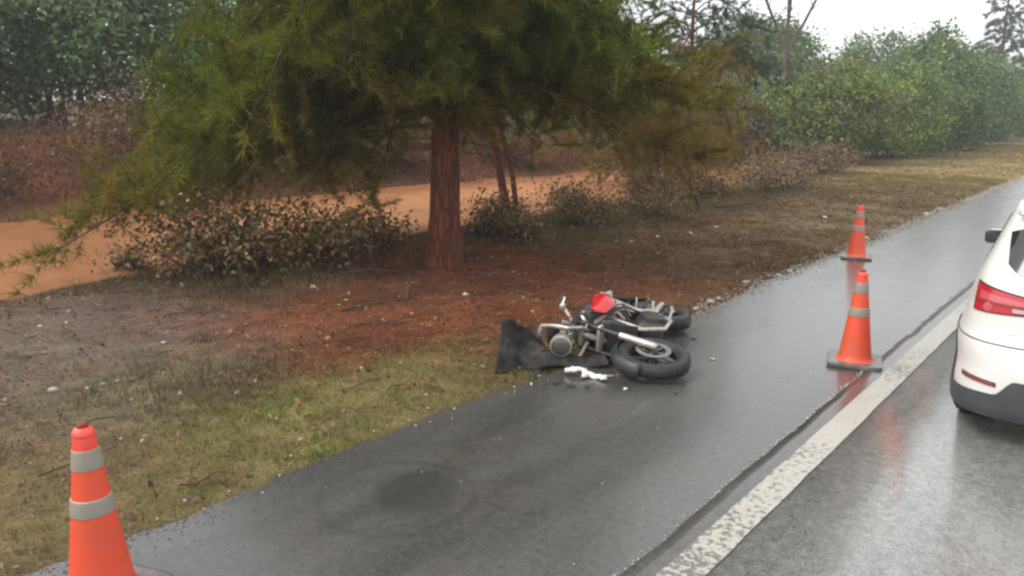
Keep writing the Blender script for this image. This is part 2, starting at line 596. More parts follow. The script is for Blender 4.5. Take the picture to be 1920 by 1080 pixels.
ZONES = [  # x, y, rx, ry, rgb, strength : soil and litter kinds
    (-7.3, 3.0, 1.9, 1.6, lin(112, 97, 90), 0.95),     # bare grey mud
    (-6.6, 1.6, 1.6, 1.2, lin(112, 104, 90), 0.7),
    (-6.0, 5.6, 2.2, 1.8, lin(152, 74, 48), 1.0),      # red pine litter
    (-7.2, 7.6, 1.9, 1.9, lin(150, 76, 52), 1.0),
    (-5.2, 6.9, 1.6, 1.7, lin(148, 80, 50), 0.9),
    (-4.9, 4.6, 0.9, 0.8, lin(122, 78, 52), 0.7),
    (-5.0, 2.6, 0.7, 0.7, lin(112, 108, 80), 0.7),
    (-4.0, 3.1, 0.7, 1.4, lin(128, 118, 72), 0.8),    # greener strip by the asphalt
    (-4.2, 1.0, 0.9, 1.0, lin(124, 108, 76), 0.6),
    (-5.2, 9.5, 1.6, 2.0, lin(112, 82, 56), 0.7),
    (-8.3, 10.5, 1.4, 2.0, lin(112, 84, 62), 0.7),
    (-6.5, 13.0, 3.0, 3.0, lin(120, 94, 66), 0.6),
    (-4.6, 16.0, 1.6, 4.0, lin(120, 104, 74), 0.6),
]


def zone_col(x, y):
    x = np.asarray(x, float); y = np.asarray(y, float)
    base = np.array(lin(112, 90, 64))
    c = np.empty(x.shape + (3,)); c[...] = base
    far = sstep(18, 34, y)[..., None]
    c = c * (1 - far) + np.array(lin(150, 128, 86)) * far
    jx = x + 0.9 * fbm(x, y, 1.6, 3, 41)
    jy = y + 1.1 * fbm(x, y, 1.6, 3, 47)
    for (zx, zy, rx, ry, rgb, s) in ZONES:
        d = ((jx - zx) / rx) ** 2 + ((jy - zy) / ry) ** 2
        k = (s * np.exp(-d * d * 0.9))[..., None]
        c = c * (1 - k) + np.array(rgb) * k
    # bank soil, then scrub litter on top
    n = fbm(x, y, 2.5, 3, 51)
    bk = sstep(-15.6, -17.2, x + 1.2 * n)[..., None]
    red = np.array(lin(132, 76, 50)) * (1 + 0.25 * n[..., None])
    c = c * (1 - bk) + red * bk
    tp = sstep(-21, -24, x + 2 * n)[..., None]
    c = c * (1 - tp) + np.array(lin(92, 84, 56)) * tp
    rt = sstep(6.5, 8.0, x)[..., None]
    c = c * (1 - rt) + np.array(lin(110, 112, 66)) * rt
    return np.clip(c * 0.86, 0.01, 1)


def axis(segs):
    out = []
    for a, b, s in segs:
        out += list(np.arange(a, b, s))
    out.append(segs[-1][1])
    return np.array(out)


def sheet(name, xs, ys, zfn, cfn, mat, parent=None):
    X, Y = np.meshgrid(xs, ys)
    Z = zfn(X, Y)
    nx, ny = len(xs), len(ys)
    V = np.stack([X, Y, Z], -1).reshape(-1, 3)
    i = np.arange(nx * ny).reshape(ny, nx)
    F = np.stack([i[:-1, :-1], i[:-1, 1:], i[1:, 1:], i[1:, :-1]], -1).reshape(-1, 4)
    me = bpy.data.meshes.new(name)
    me.vertices.add(len(V)); me.vertices.foreach_set('co', V.astype(np.float32).reshape(-1))
    me.loops.add(F.size); me.loops.foreach_set('vertex_index', F.astype(np.int32).reshape(-1))
    me.polygons.add(len(F)); me.polygons.foreach_set('loop_start', np.arange(0, F.size, 4, dtype=np.int32))
    me.update(calc_edges=True)
    me.shade_smooth()
    if cfn is not None:
        c = np.ones((len(V), 4), np.float32)
        c[:, :3] = cfn(X, Y).reshape(-1, 3)
        at = me.attributes.new('tint', 'FLOAT_COLOR', 'POINT')
        at.data.foreach_set('color', c.reshape(-1))
    me.materials.append(mat)
    o = bpy.data.objects.new(name, me)
    col.objects.link(o)
    if parent:
        o.parent = parent
    return o


gx = axis([(-700, -80, 40), (-80, -30, 2.5), (-30, -24, 0.6), (-24, -16, 0.25), (-16, -9.6, 0.3), (-9.6, -3.2, 0.11), (-3.2, 7, 1.2), (7, 12, 0.6), (12, 60, 6), (60, 500, 40)])
gy = axis([(-300, -20, 30), (-20, -2, 2), (-2, 16, 0.14), (16, 40, 0.4), (40, 120, 2.5), (120, 900, 40)])
tag(sheet('ground', gx, gy, hgt, zone_col, M['soil']), kind='structure')


# orange dirt track behind the pine
def track_z(x, y):
    e1 = -9.35 - 0.5 * fbm(y, y * 0 + 2, 2.5, 3, 61) - 1.1 * sstep(16, 40, y) + 0.25 * sstep(6, 2, y)
    e2 = -17.2 + 0.9 * fbm(y, y * 0 + 5, 5, 3, 63)
    k = sstep(0.0, 0.5, e1 - x) * sstep(0, 0.9, x - e2) * sstep(40, 31, y)
    ruts = 0.03 * np.exp(-((x + 11.6) / 0.25) ** 2) + 0.03 * np.exp(-((x + 13.3) / 0.25) ** 2)
    return hgt(x, y) - 0.05 + 0.085 * k - ruts * k + 0.012 * fbm(x, y, 0.8, 2, 66)


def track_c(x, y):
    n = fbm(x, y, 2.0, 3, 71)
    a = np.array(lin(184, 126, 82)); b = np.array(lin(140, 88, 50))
    k = np.clip(sstep(-13.0, -16.4, x + 1.5 * n) + 0.25 * n + 0.75 * sstep(9.5, 5.0, y), 0, 1)[..., None]        # darker brown towards the bank and the left end
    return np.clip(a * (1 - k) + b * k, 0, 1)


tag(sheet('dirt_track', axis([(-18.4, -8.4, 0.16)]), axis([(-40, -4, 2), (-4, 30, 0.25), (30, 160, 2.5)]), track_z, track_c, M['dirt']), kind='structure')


# carriageway: the shoulder lies a little lower than the lane
def edge_x(y):
    return -3.40 + 0.10 * fbm(y, y * 0 + 1, 0.9, 3, 81) + 0.04 * fbm(y, y * 0 + 3, 0.2, 2, 84)


ysr = axis([(-60, -2, 3), (-2, 14, 0.06), (14, 40, 0.25), (40, 900, 15)])


def strip(name, fl, fr, nxs, z, mat, ys=ysr, crown=0.0):
    vs_, fs = [], []
    for j, y in enumerate(ys):
        a, b = float(fl(y)), float(fr(y))
        for i in range(nxs + 1):
            u = i / nxs
            vs_.append((a + (b - a) * u, y, z + crown * math.sin(math.pi * u)))
    W = nxs + 1
    fs = [(j * W + i, j * W + i + 1, (j + 1) * W + i + 1, (j + 1) * W + i) for j in range(len(ys) - 1) for i in range(nxs)]
    return MB().add(vs_, fs).build(name, mat, angle=60)


tag(strip('road_shoulder', edge_x, lambda y: -1.30, 12, 0.0, M['shoulder']), kind='structure')
seam = lambda y: -1.515 + 0.018 * float(fbm(y, 0.5, 0.5, 3, 91)) + 0.008 * float(fbm(y, 2.5, 0.11, 2, 93))
lane = strip('road_lane', lambda y: -1.375 + 0.008 * float(fbm(y, 11.5, 0.3, 2, 98)), lambda y: 7.2, 10, 0.022, M['lane'])
mdf = lane.modifiers.new('slab', 'SOLIDIFY'); mdf.thickness = 0.05; mdf.offset = -1
tag(lane, kind='structure')
margin = strip('road_margin', seam, lambda y: -1.33, 3, 0.012, M['shoulder'])
mdf = margin.modifiers.new('slab', 'SOLIDIFY'); mdf.thickness = 0.03; mdf.offset = -1
tag(margin, kind='structure')
tag(strip('edge_line', lambda y: -1.385 + 0.006 * float(fbm(y, 7.5, 0.2, 2, 95)), lambda y: -1.225 + 0.006 * float(fbm(y, 9.5, 0.2, 2, 97)), 2, 0.0265, M['paint']), kind='structure')
tag(strip('centre_line', lambda y: 2.30, lambda y: 2.42, 1, 0.0265, M['paint']), kind='structure')


def crumb(bm_v, bm_f, c, s, rng):
    ico = [(0, 0, 1), (.9, 0, .45), (.28, .85, .45), (-.72, .53, .45), (-.72, -.53, .45), (.28, -.85, .45), (.72, .53, -.45), (-.28, .85, -.45), (-.9, 0, -.45), (-.28, -.85, -.45), (.72, -.53, -.45), (0, 0, -1)]
    fc = [(0, 1, 2), (0, 2, 3), (0, 3, 4), (0, 4, 5), (0, 5, 1), (1, 6, 2), (2, 7, 3), (3, 8, 4), (4, 9, 5), (5, 10, 1), (2, 6, 7), (3, 7, 8), (4, 8, 9), (5, 9, 10), (1, 10, 6), (6, 11, 7), (7, 11, 8), (8, 11, 9), (9, 11, 10), (10, 11, 6)]
    b = len(bm_v)
    a = rng.random() * 6.28
    sx, sy, sz = s * rng.uniform(0.7, 1.3), s * rng.uniform(0.7, 1.3), s * rng.uniform(0.45, 0.75)
    for p in ico:
        j = rng.uniform(0.82, 1.15)
        x, y, z = p[0] * sx * j, p[1] * sy * j, p[2] * sz * j
        bm_v.append((c[0] + x * math.cos(a) - y * math.sin(a), c[1] + x * math.sin(a) + y * math.cos(a), c[2] + z))
    bm_f += [tuple(b + i for i in f) for f in fc]


rg = random.Random(5)
# crumbled white grit sitting in the joint beside the lane
gv, gf = [], []
y = 2.0
while y < 16:
    dens = 1.0 if 3.4 < y < 11 else 0.35
    if rg.random() < dens:
        crumb(gv, gf, (seam(y) + rg.gauss(-0.012, 0.010), y, 0.004), rg.uniform(0.002, 0.006) * (1 + 0.09 * y), rg)
    y += rg.uniform(0.004, 0.02)
tag(MB().add(gv, gf).build('seam_grit', M['grit'], smooth=False), 'white crumbled grit filling the joint beside the lane edge', 'grit', kind='stuff')
# fine gravel along the ragged edge of the asphalt and strewn on the shoulder
gv, gf = [], []
for i in range(2600):
    y = rg.uniform(6.4, 32) if i % 70 else rg.uniform(1, 7)
    x = float(edge_x(y)) + rg.gauss(-0.02, 0.09)
    crumb(gv, gf, (x, y, 0.004 + max(0, float(hgt(x, y))) if x < -3.4 else 0.004), rg.uniform(0.004, 0.012) * (1 + 0.03 * y), rg)
for i in range(90):
    y = rg.uniform(1.5, 14)
    crumb(gv, gf, (rg.uniform(-3.3, -1.6), y, 0.002), rg.uniform(0.002, 0.006), rg)
tag(MB().add(gv, gf).build('gravel', M['gravel'], smooth=False), 'fine pale gravel along the ragged edge of the asphalt', 'gravel', kind='stuff')

# soil washed onto the asphalt along the verge
gv, gf = [], []
for i in range(4200):
    y = 0.4 + 26 * rg.random() ** 1.7
    x = float(edge_x(y)) + abs(rg.gauss(0, 0.075)) * (0.6 + 1.2 * rg.random()) - 0.03
    crumb(gv, gf, (x, y, 0.001), rg.uniform(0.0015, 0.006) * (1 + 0.06 * y), rg)
tag(MB().add(gv, gf).build('soil_crumbs', M['crumbs'], smooth=False), 'brown soil crumbs washed onto the edge of the shoulder', 'soil', kind='stuff')

# ------------------------------------------------------------------ vegetation builders
def unit(v):
    return v / np.maximum(np.linalg.norm(v, axis=-1, keepdims=True), 1e-9)


def needles(centers, dirs, n, length, width, spread, rng, droop=0.0):
    """tufts of thin tapering needles: returns (N,3,3)"""
    k = len(centers)
    c = np.repeat(centers, n, 0)
    d = np.repeat(unit(dirs), n, 0)
    r = rng.normal(size=(k * n, 3))
    d2 = unit(d + spread * unit(r) * rng.uniform(0.4, 1.1, (k * n, 1)))
    d2[:, 2] -= droop * rng.uniform(0.2, 1.0, k * n)
    d2 = unit(d2)
    L = length * rng.uniform(0.6, 1.15, (k * n, 1))
    side = unit(np.cross(d2, rng.normal(size=(k * n, 3)))) * (width * 0.5)
    st = c + d2 * L * rng.uniform(0, 0.12, (k * n, 1))
    return np.stack([st - side, st + side, c + d2 * L], 1)


def leaves(centers, normals, size, rng, jit=0.8, long=1.7):
    """folded four-corner leaves as quads (N,4,3)"""
    n = len(centers)
    nr = unit(normals + jit * rng.normal(size=(n, 3)))
    t = unit(np.cross(nr, rng.normal(size=(n, 3))))
    s = np.cross(nr, t)
    sz = (size * rng.uniform(0.6, 1.3, n))[:, None]
    a = centers - t * sz * long * 0.5
    b = centers + t * sz * long * 0.5 - nr * sz * 0.18
    m = centers + t * sz * long * 0.05
    l = m + s * sz * 0.5 + nr * sz * 0.16
    r = m - s * sz * 0.5 + nr * sz * 0.16
    return np.stack([a, r, b, l], 1)


def jit_col(base, n, rng, v=0.25, h=0.12):
    b = np.asarray(base)[None, :] if np.ndim(base) == 1 else np.asarray(base)
    k = 1 + v * rng.normal(size=(n, 1))
    hue = 1 + h * rng.normal(size=(n, 3))
    return np.clip(b * np.clip(k, 0.35, 2.0) * hue, 0.004, 0.9)


GREEN = np.array([0.122, 0.152, 0.018])
DEEP = np.array([0.085, 0.130, 0.016])
OLIVE = np.array([0.180, 0.155, 0.022])
BROWN = np.array([0.230, 0.135, 0.036])


def pine(name, base, height, trunk_r, crown_lo, max_len, label, cat='tree', lean=(0, 0), group=None, n_br=60, seed=1, reach=None, tip_z=None, dens=1.0, tuft=14, nlen=0.17, nwid=0.007, tone=None, dead=14, bark='bark', fluff=1.0):
    rng = np.random.default_rng(seed)
    rd = random.Random(seed)
    root = empty(name, base)
    tag(root, label, cat, group)
    B = np.array(base, float)
    # trunk
    path, rad = [], []
    for i in range(15):
        t = i / 14
        z = t * height
        path.append((lean[0] * t * height + 0.03 * math.sin(3.1 * t * height * 0.3), lean[1] * t * height + 0.03 * math.sin(2.3 * t * height * 0.3 + 1), z))
        rad.append(trunk_r * (1 - 0.86 * t) * (1 + 0.30 * math.exp(-z * 6.0)))
    tb = MB().tube([(path[0][0], path[0][1], -0.25)] + path, [rad[0] * 1.05] + rad, 20)
    rp = random.Random(seed + 3)
    ph = [rp.random() * 6.28 for _ in range(5)]
    def rough(p):
        a = math.atan2(p.y - lean[1] * p.z, p.x - lean[0] * p.z)
        k = 1 + 0.05 * math.sin(5 * a + ph[0] + p.z * 0.8) + 0.035 * math.sin(9 * a + ph[1] - p.z * 1.7)
        return Vector(((p.x - lean[0] * p.z) * k + lean[0] * p.z, (p.y - lean[1] * p.z) * k + lean[1] * p.z, p.z))
    tb.xf(rough)
    tb.build('trunk', M[bark], root, angle=80)
    TC, TD, TCOL = [], [], []
    twig = MB()
    for i in range(n_br):
        t = (i + rd.random() * 0.8) / n_br
        z0 = crown_lo + (height * 0.97 - crown_lo) * t ** 1.6
        az = i * 2.39996 + rd.uniform(-0.35, 0.35)
        L = max_len * (1 - 0.80 * ((z0 - crown_lo) / (height - crown_lo)) ** 1.15) * rd.uniform(0.75, 1.1)
        dx, dy = math.cos(az), math.sin(az)
        if reach:
            L *= reach(dx, dy, z0)
        if L < 0.4:
            continue
        zt = tip_z(dx, dy, z0) if tip_z else z0 - 0.25 * L
        zt += rd.uniform(-0.45, 0.35)
        up = rd.uniform(0.10, 0.26) * L
        bend = rd.uniform(-0.5, 0.5)
        def P(u):
            z = z0 + up * math.sin(math.pi * min(1, u * 1.15)) * (1 - u) * 1.4 + (zt - z0) * u ** 1.7
            return np.array([lean[0] * z0 + dx * L * u - dy * bend * L * u * u, lean[1] * z0 + dy * L * u + dx * bend * L * u * u, max(z, 0.12)])
        r0 = 0.010 + 0.0065 * L
        pts = [P(k / 8) for k in range(9)]
        MB().tube(pts, [r0 * (1 - 0.85 * k / 8) for k in range(9)], 6).build('branch', M['bark_dark'], root, angle=80)
        nb = int(L * 5.2 * dens) + 3
        for j in range(nb):
            u = 0.22 + 0.78 * (j + rd.random()) / nb
            p0 = P(u)
            tg = P(min(1, u + 0.04)) - P(max(0, u - 0.04))
            tg = tg / (np.linalg.norm(tg) + 1e-9)
            sg = 1 if j % 2 else -1
            lat = np.array([-tg[1], tg[0], 0.0]) * sg
            d = tg * rd.uniform(0.0, 0.9) + lat * rd.uniform(0.2, 1.1) + np.array([0, 0, rd.uniform(-0.55, 0.9)])
            d /= np.linalg.norm(d)
            l2 = rd.uniform(0.35, 1.05) * (1.15 - 0.5 * u) * min(1.0, 0.45 + L / 5)
            sag = rd.uniform(-0.15, 0.35)
            q = [p0 + d * l2 * s + np.array([0, 0, -sag * l2 * s * s]) for s in (0, 0.5, 1.0)]
            twig.tube(q, [0.006, 0.0045, 0.003], 3, cap=False)
            nt_ = max(3, int(l2 / 0.075))
            s = (np.arange(nt_) + rng.random(nt_)) / nt_
            s = 0.15 + 0.85 * s
            c = p0[None] + d[None] * l2 * s[:, None]
            c[:, 2] -= sag * l2 * s * s
            dd = np.repeat((d + np.array([0, 0, 0.25 - sag]))[None], nt_, 0)
            TC.append(c); TD.append(dd)
            g = tone(c + B) if tone else None
            if g is None:
                k = rng.random()
                base_c = GREEN if k < 0.5 else (OLIVE if k < 0.8 else DEEP)
                g = np.repeat(base_c[None], nt_, 0)
            g = g * rd.uniform(0.7, 1.35)
            TCOL.append(g)
    # bare dead twigs low on the trunk
    for i in range(dead):
        az = rd.uniform(0, 6.28)
        z0 = rd.uniform(crown_lo - 0.5, crown_lo + 0.9)
        L = rd.uniform(0.6, 1.9)
        dx, dy = math.cos(az), math.sin(az)
        pts = [(lean[0] * z0 + dx * L * u, lean[1] * z0 + dy * L * u, z0 + L * (0.15 * u - rd.uniform(0.25, 0.6) * u * u)) for u in (0, .25, .5, .75, 1)]
        twig.tube(pts, [0.016, 0.012, 0.009, 0.006, 0.003], 4)
    tag(twig.build('twigs', M['twig'], root), kind='stuff')
    TC = np.concatenate(TC); TD = np.concatenate(TD); TCOL = np.concatenate(TCOL)
    V = needles(TC, TD, tuft, nlen, nwid, fluff, rng, 0.05)
    cc = jit_col(np.repeat(TCOL, tuft, 0), len(V), rng, 0.22, 0.07)
    soup('crown', V, cc, M['needle'], root)
    return root


def bush(name, base, size, label, cat='bush', group=None, seed=1, n_cl=220, n_leaf=45, leaf=0.11, cols=None, lobes=7, stems=7, mat='leaf', hollow=0.35, low=0.08, stem_mat='bark_grey', cl_r=0.34, long=1.7, flat=0.5, tangle=0):
    rng = np.random.default_rng(seed)
    rd = random.Random(seed)
    root = empty(name, base)
    tag(root, label, cat, group)
    sx, sy, sz = size
    cols = cols or [np.array([0.075, 0.115, 0.028]), np.array([0.045, 0.080, 0.024]), np.array([0.10, 0.12, 0.03])]
    lc = []
    for i in range(lobes):
        a = i * 2.4 + rd.uniform(-0.5, 0.5)
        r = math.sqrt((i + 0.3) / lobes)
        lc.append((sx * 0.34 * r * math.cos(a), sy * 0.34 * r * math.sin(a), sz * (0.35 + 0.35 * rd.random() * (1.15 - r)), rd.uniform(0.42, 0.62)))
    lc = np.array(lc)
    k = rng.integers(0, lobes, n_cl)
    dv = unit(rng.normal(size=(n_cl, 3)))
    rr = rng.uniform(hollow, 1.0, (n_cl, 1)) ** 0.6
    R3 = np.stack([lc[k, 3] * sx * 0.62, lc[k, 3] * sy * 0.62, lc[k, 3] * sz * 0.62], 1)
    C = lc[k, :3] + dv * rr * R3
    C[:, 2] = np.clip(C[:, 2], low * sz + 0.05 * rng.random(n_cl), None)
    out = unit(dv + np.array([0, 0, flat]))
    P = np.repeat(C, n_leaf, 0) + rng.normal(size=(n_cl * n_leaf, 3)) * cl_r * np.array([1, 1, 0.75]) * 0.6
    P[:, 2] = np.maximum(P[:, 2], 0.03)
    N = np.repeat(out, n_leaf, 0)
    V = leaves(P, N, leaf, rng, 0.75, long)
    ci = rng.integers(0, len(cols), n_cl)
    base_c = np.array(cols)[ci] * rng.uniform(0.65, 1.4, (n_cl, 1))
    cc = jit_col(np.repeat(base_c, n_leaf, 0), len(V), rng, 0.25, 0.07)
    soup('foliage', V, cc, M[mat], root, nv=4)
    if tangle:
        tw = MB()
        for i in range(tangle):
            e = C[rd.randrange(n_cl)] * rd.uniform(0.8, 1.15)
            b0 = np.array([rd.gauss(0, sx * 0.18), rd.gauss(0, sy * 0.18), -0.03])
            pts = [b0 + (e - b0) * u + np.array([rd.gauss(0, .05), rd.gauss(0, .05), rd.gauss(0, .03)]) * math.sin(math.pi * u) for u in (0, .3, .6, .85, 1)]
            tw.tube(pts, [0.009, 0.008, 0.006, 0.004, 0.002], 4, cap=False)
        tag(tw.build('twigs', M['twig'], root), kind='stuff')
    for i in range(stems):
        j = rd.randrange(n_cl)
        e = C[j]
        b0 = np.array([rd.gauss(0, sx * 0.07), rd.gauss(0, sy * 0.07), -0.1])
        mid = b0 * 0.5 + e * 0.5 + np.array([rd.gauss(0, .1), rd.gauss(0, .1), sz * 0.06])
        r0 = 0.012 + 0.009 * sz
        MB().tube([b0, (b0 + mid) / 2 + np.array([0, 0, .05 * sz]), mid, (mid + e) / 2, e], [r0, r0 * .8, r0 * .6, r0 * .42, r0 * .2], 6).build('stem', M[stem_mat], root, angle=80)
    return root


# ------------------------------------------------------------------ the big pine
PINE = (-7.07, 7.09, 0.0)
CR = np.array([0.770, 0.638])        # along the verge, away from the lane


def pine_reach(dx, dy, z0):
    toward_road = max(0.0, dx * 0.64 - dy * 0.77)       # lopped on the side facing the road
    k = 1 - 0.40 * toward_road
    k *= 1 - 0.30 * max(0.0, dx * CR[0] + dy * CR[1])
    along = dx * CR[0] + dy * CR[1]
    if along < -0.2:
        k *= 0.97
    if toward_road > 0.45 and z0 < 2.7:
        k *= 0.45
    return k


def pine_tip(dx, dy, z0):
    along = dx * CR[0] + dy * CR[1]
    if dx * 0.64 - dy * 0.77 > 0.55 and z0 < 4.6:
        return z0 + 0.15                     # boughs over the verge are held clear of the trunk
    lo = 0.62 if along < -0.10 else 1.75
    return lo + (z0 - 1.9) * (0.55 if along < -0.10 else 0.75)


def pine_tone(p):
    n = len(p)
    a = (p[:, 0] - PINE[0]) * CR[0] + (p[:, 1] - PINE[1]) * CR[1]
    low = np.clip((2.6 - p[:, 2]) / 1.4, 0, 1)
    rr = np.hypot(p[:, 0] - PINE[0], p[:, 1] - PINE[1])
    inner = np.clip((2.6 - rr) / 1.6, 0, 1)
    nz = fbm(p[:, 0] + p[:, 2] * 0.7, p[:, 1] - p[:, 2] * 0.4, 1.1, 2, 5)
    g = np.repeat(GREEN[None], n, 0)
    kk = np.clip(0.06 + 1.5 * nz, 0, 1)[:, None]
    g = g * (1 - kk) + OLIVE * kk
    k2 = np.clip(0.05 - 1.8 * nz, 0, 1)[:, None]
    g = g * (1 - k2) + np.array([0.115, 0.195, 0.024]) * k2
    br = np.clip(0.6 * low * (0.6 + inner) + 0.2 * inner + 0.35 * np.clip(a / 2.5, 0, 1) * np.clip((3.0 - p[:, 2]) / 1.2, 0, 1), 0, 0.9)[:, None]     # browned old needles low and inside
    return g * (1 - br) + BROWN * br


pine('pine_tree', PINE, 9.0, 0.205, 1.95, 4.9, 'large pine with a straight reddish trunk and low sweeping boughs by the motorcycle', reach=pine_reach, tip_z=pine_tip, n_br=150, seed=4, dens=2.7, tuft=16, nlen=0.175, nwid=0.0100, tone=pine_tone, dead=34, fluff=1.5, lean=(0.012, 0.014))

# second, twin-stemmed slim pine behind the big one
root2 = pine('slim_pine', (-10.0, 11.9, 0.0), 8.0, 0.085, 2.3, 3.4, 'slim leaning pine with two thin stems just right of the big trunk', lean=(-0.19, -0.09), n_br=46, seed=9, dens=1.15, tuft=13, nlen=0.2, nwid=0.010, dead=10,
     tone=lambda p: np.repeat(np.array([[0.105, 0.190, 0.028]]), len(p), 0))
MB().tube([(0.22, 0.10, -0.2), (0.10, 0.06, 0.8), (-0.12, -0.02, 1.7), (-0.38, -0.1, 2.7), (-0.70, -0.2, 4.0)], [0.06, 0.055, 0.05, 0.04, 0.02], 9).build('trunk', M['bark'], root2, angle=80)

# crooked sapling at the track edge
rt = empty('crooked_sapling', (-7.15, 14.75, 0.0))
tag(rt, 'crooked thin sapling with a dark bent stem and wispy olive foliage', 'sapling')
stem = [(0, 0, -0.1), (-0.10, -0.05, 0.35), (-0.30, -0.24, 0.75), (-0.42, -0.34, 1.0), (-0.46, -0.38, 1.35), (-0.30, -0.20, 1.9), (-0.10, 0.0, 2.5), (0.1, 0.2, 3.2)]
MB().tube(stem, [0.055, 0.05, 0.046, 0.044, 0.036, 0.028, 0.02, 0.010], 9).build('trunk', M['bark_grey'], rt, angle=80)
rngs = np.random.default_rng(31)
rds = random.Random(31)
tc, td = [], []
for i in range(46):
    k = rds.uniform(3, 7)
    i0 = min(int(k), 6)
    a = Vector(stem[i0]).lerp(Vector(stem[i0 + 1]), k - i0)
    az = rds.uniform(0, 6.28)
    L = rds.uniform(0.7, 1.9)
    d = Vector((math.cos(az), math.sin(az), rds.uniform(0.1, 0.9))).normalized()
    pts = [a + d * L * u + Vector((0, 0, -0.35 * L * u * u)) for u in (0, .33, .66, 1)]
    if i < 14:
        MB().tube(pts, [0.012, 0.009, 0.006, 0.003], 5).build('branch', M['bark_grey'], rt, angle=80)
    for u in np.linspace(0.2, 1, 26):
        tc.append(np.array(a + d * L * u + Vector((0, 0, -0.35 * L * u * u))) + rngs.normal(size=3) * 0.07)
        td.append(np.array(d) + np.array([0, 0, 0.1]))
V = needles(np.array(tc), np.array(td), 16, 0.17, 0.008, 1.0, rngs, 0.15)
soup('crown', V, jit_col(np.array([0.210, 0.150, 0.050]), len(V), rngs, 0.3, 0.1), M['needle'], rt)

for bx_, by_, hh, lab, sd_ in [(-9.6, 17.2, 3.9, 'wispy olive brown sapling behind the crooked one', 41), (-11.6, 23.5, 4.4, 'taller brownish sapling left of the yellow green bush', 43), (-12.8, 19.5, 4.8, 'feathery brown green young pine by the orange track', 45)]:
    pine('young_pine', (bx_, by_, 0.0), hh, 0.05, 0.9, 1.9, lab, n_br=44, seed=sd_, dens=1.3, tuft=11, nlen=0.19, nwid=0.011, dead=6, bark='bark_grey', group='young pines along the track',
         tone=lambda p: np.repeat(np.array([[0.250, 0.175, 0.062]]), len(p), 0))

# ------------------------------------------------------------------ scrub and bushes
def hz(x, y):
    return float(hgt(x, y))


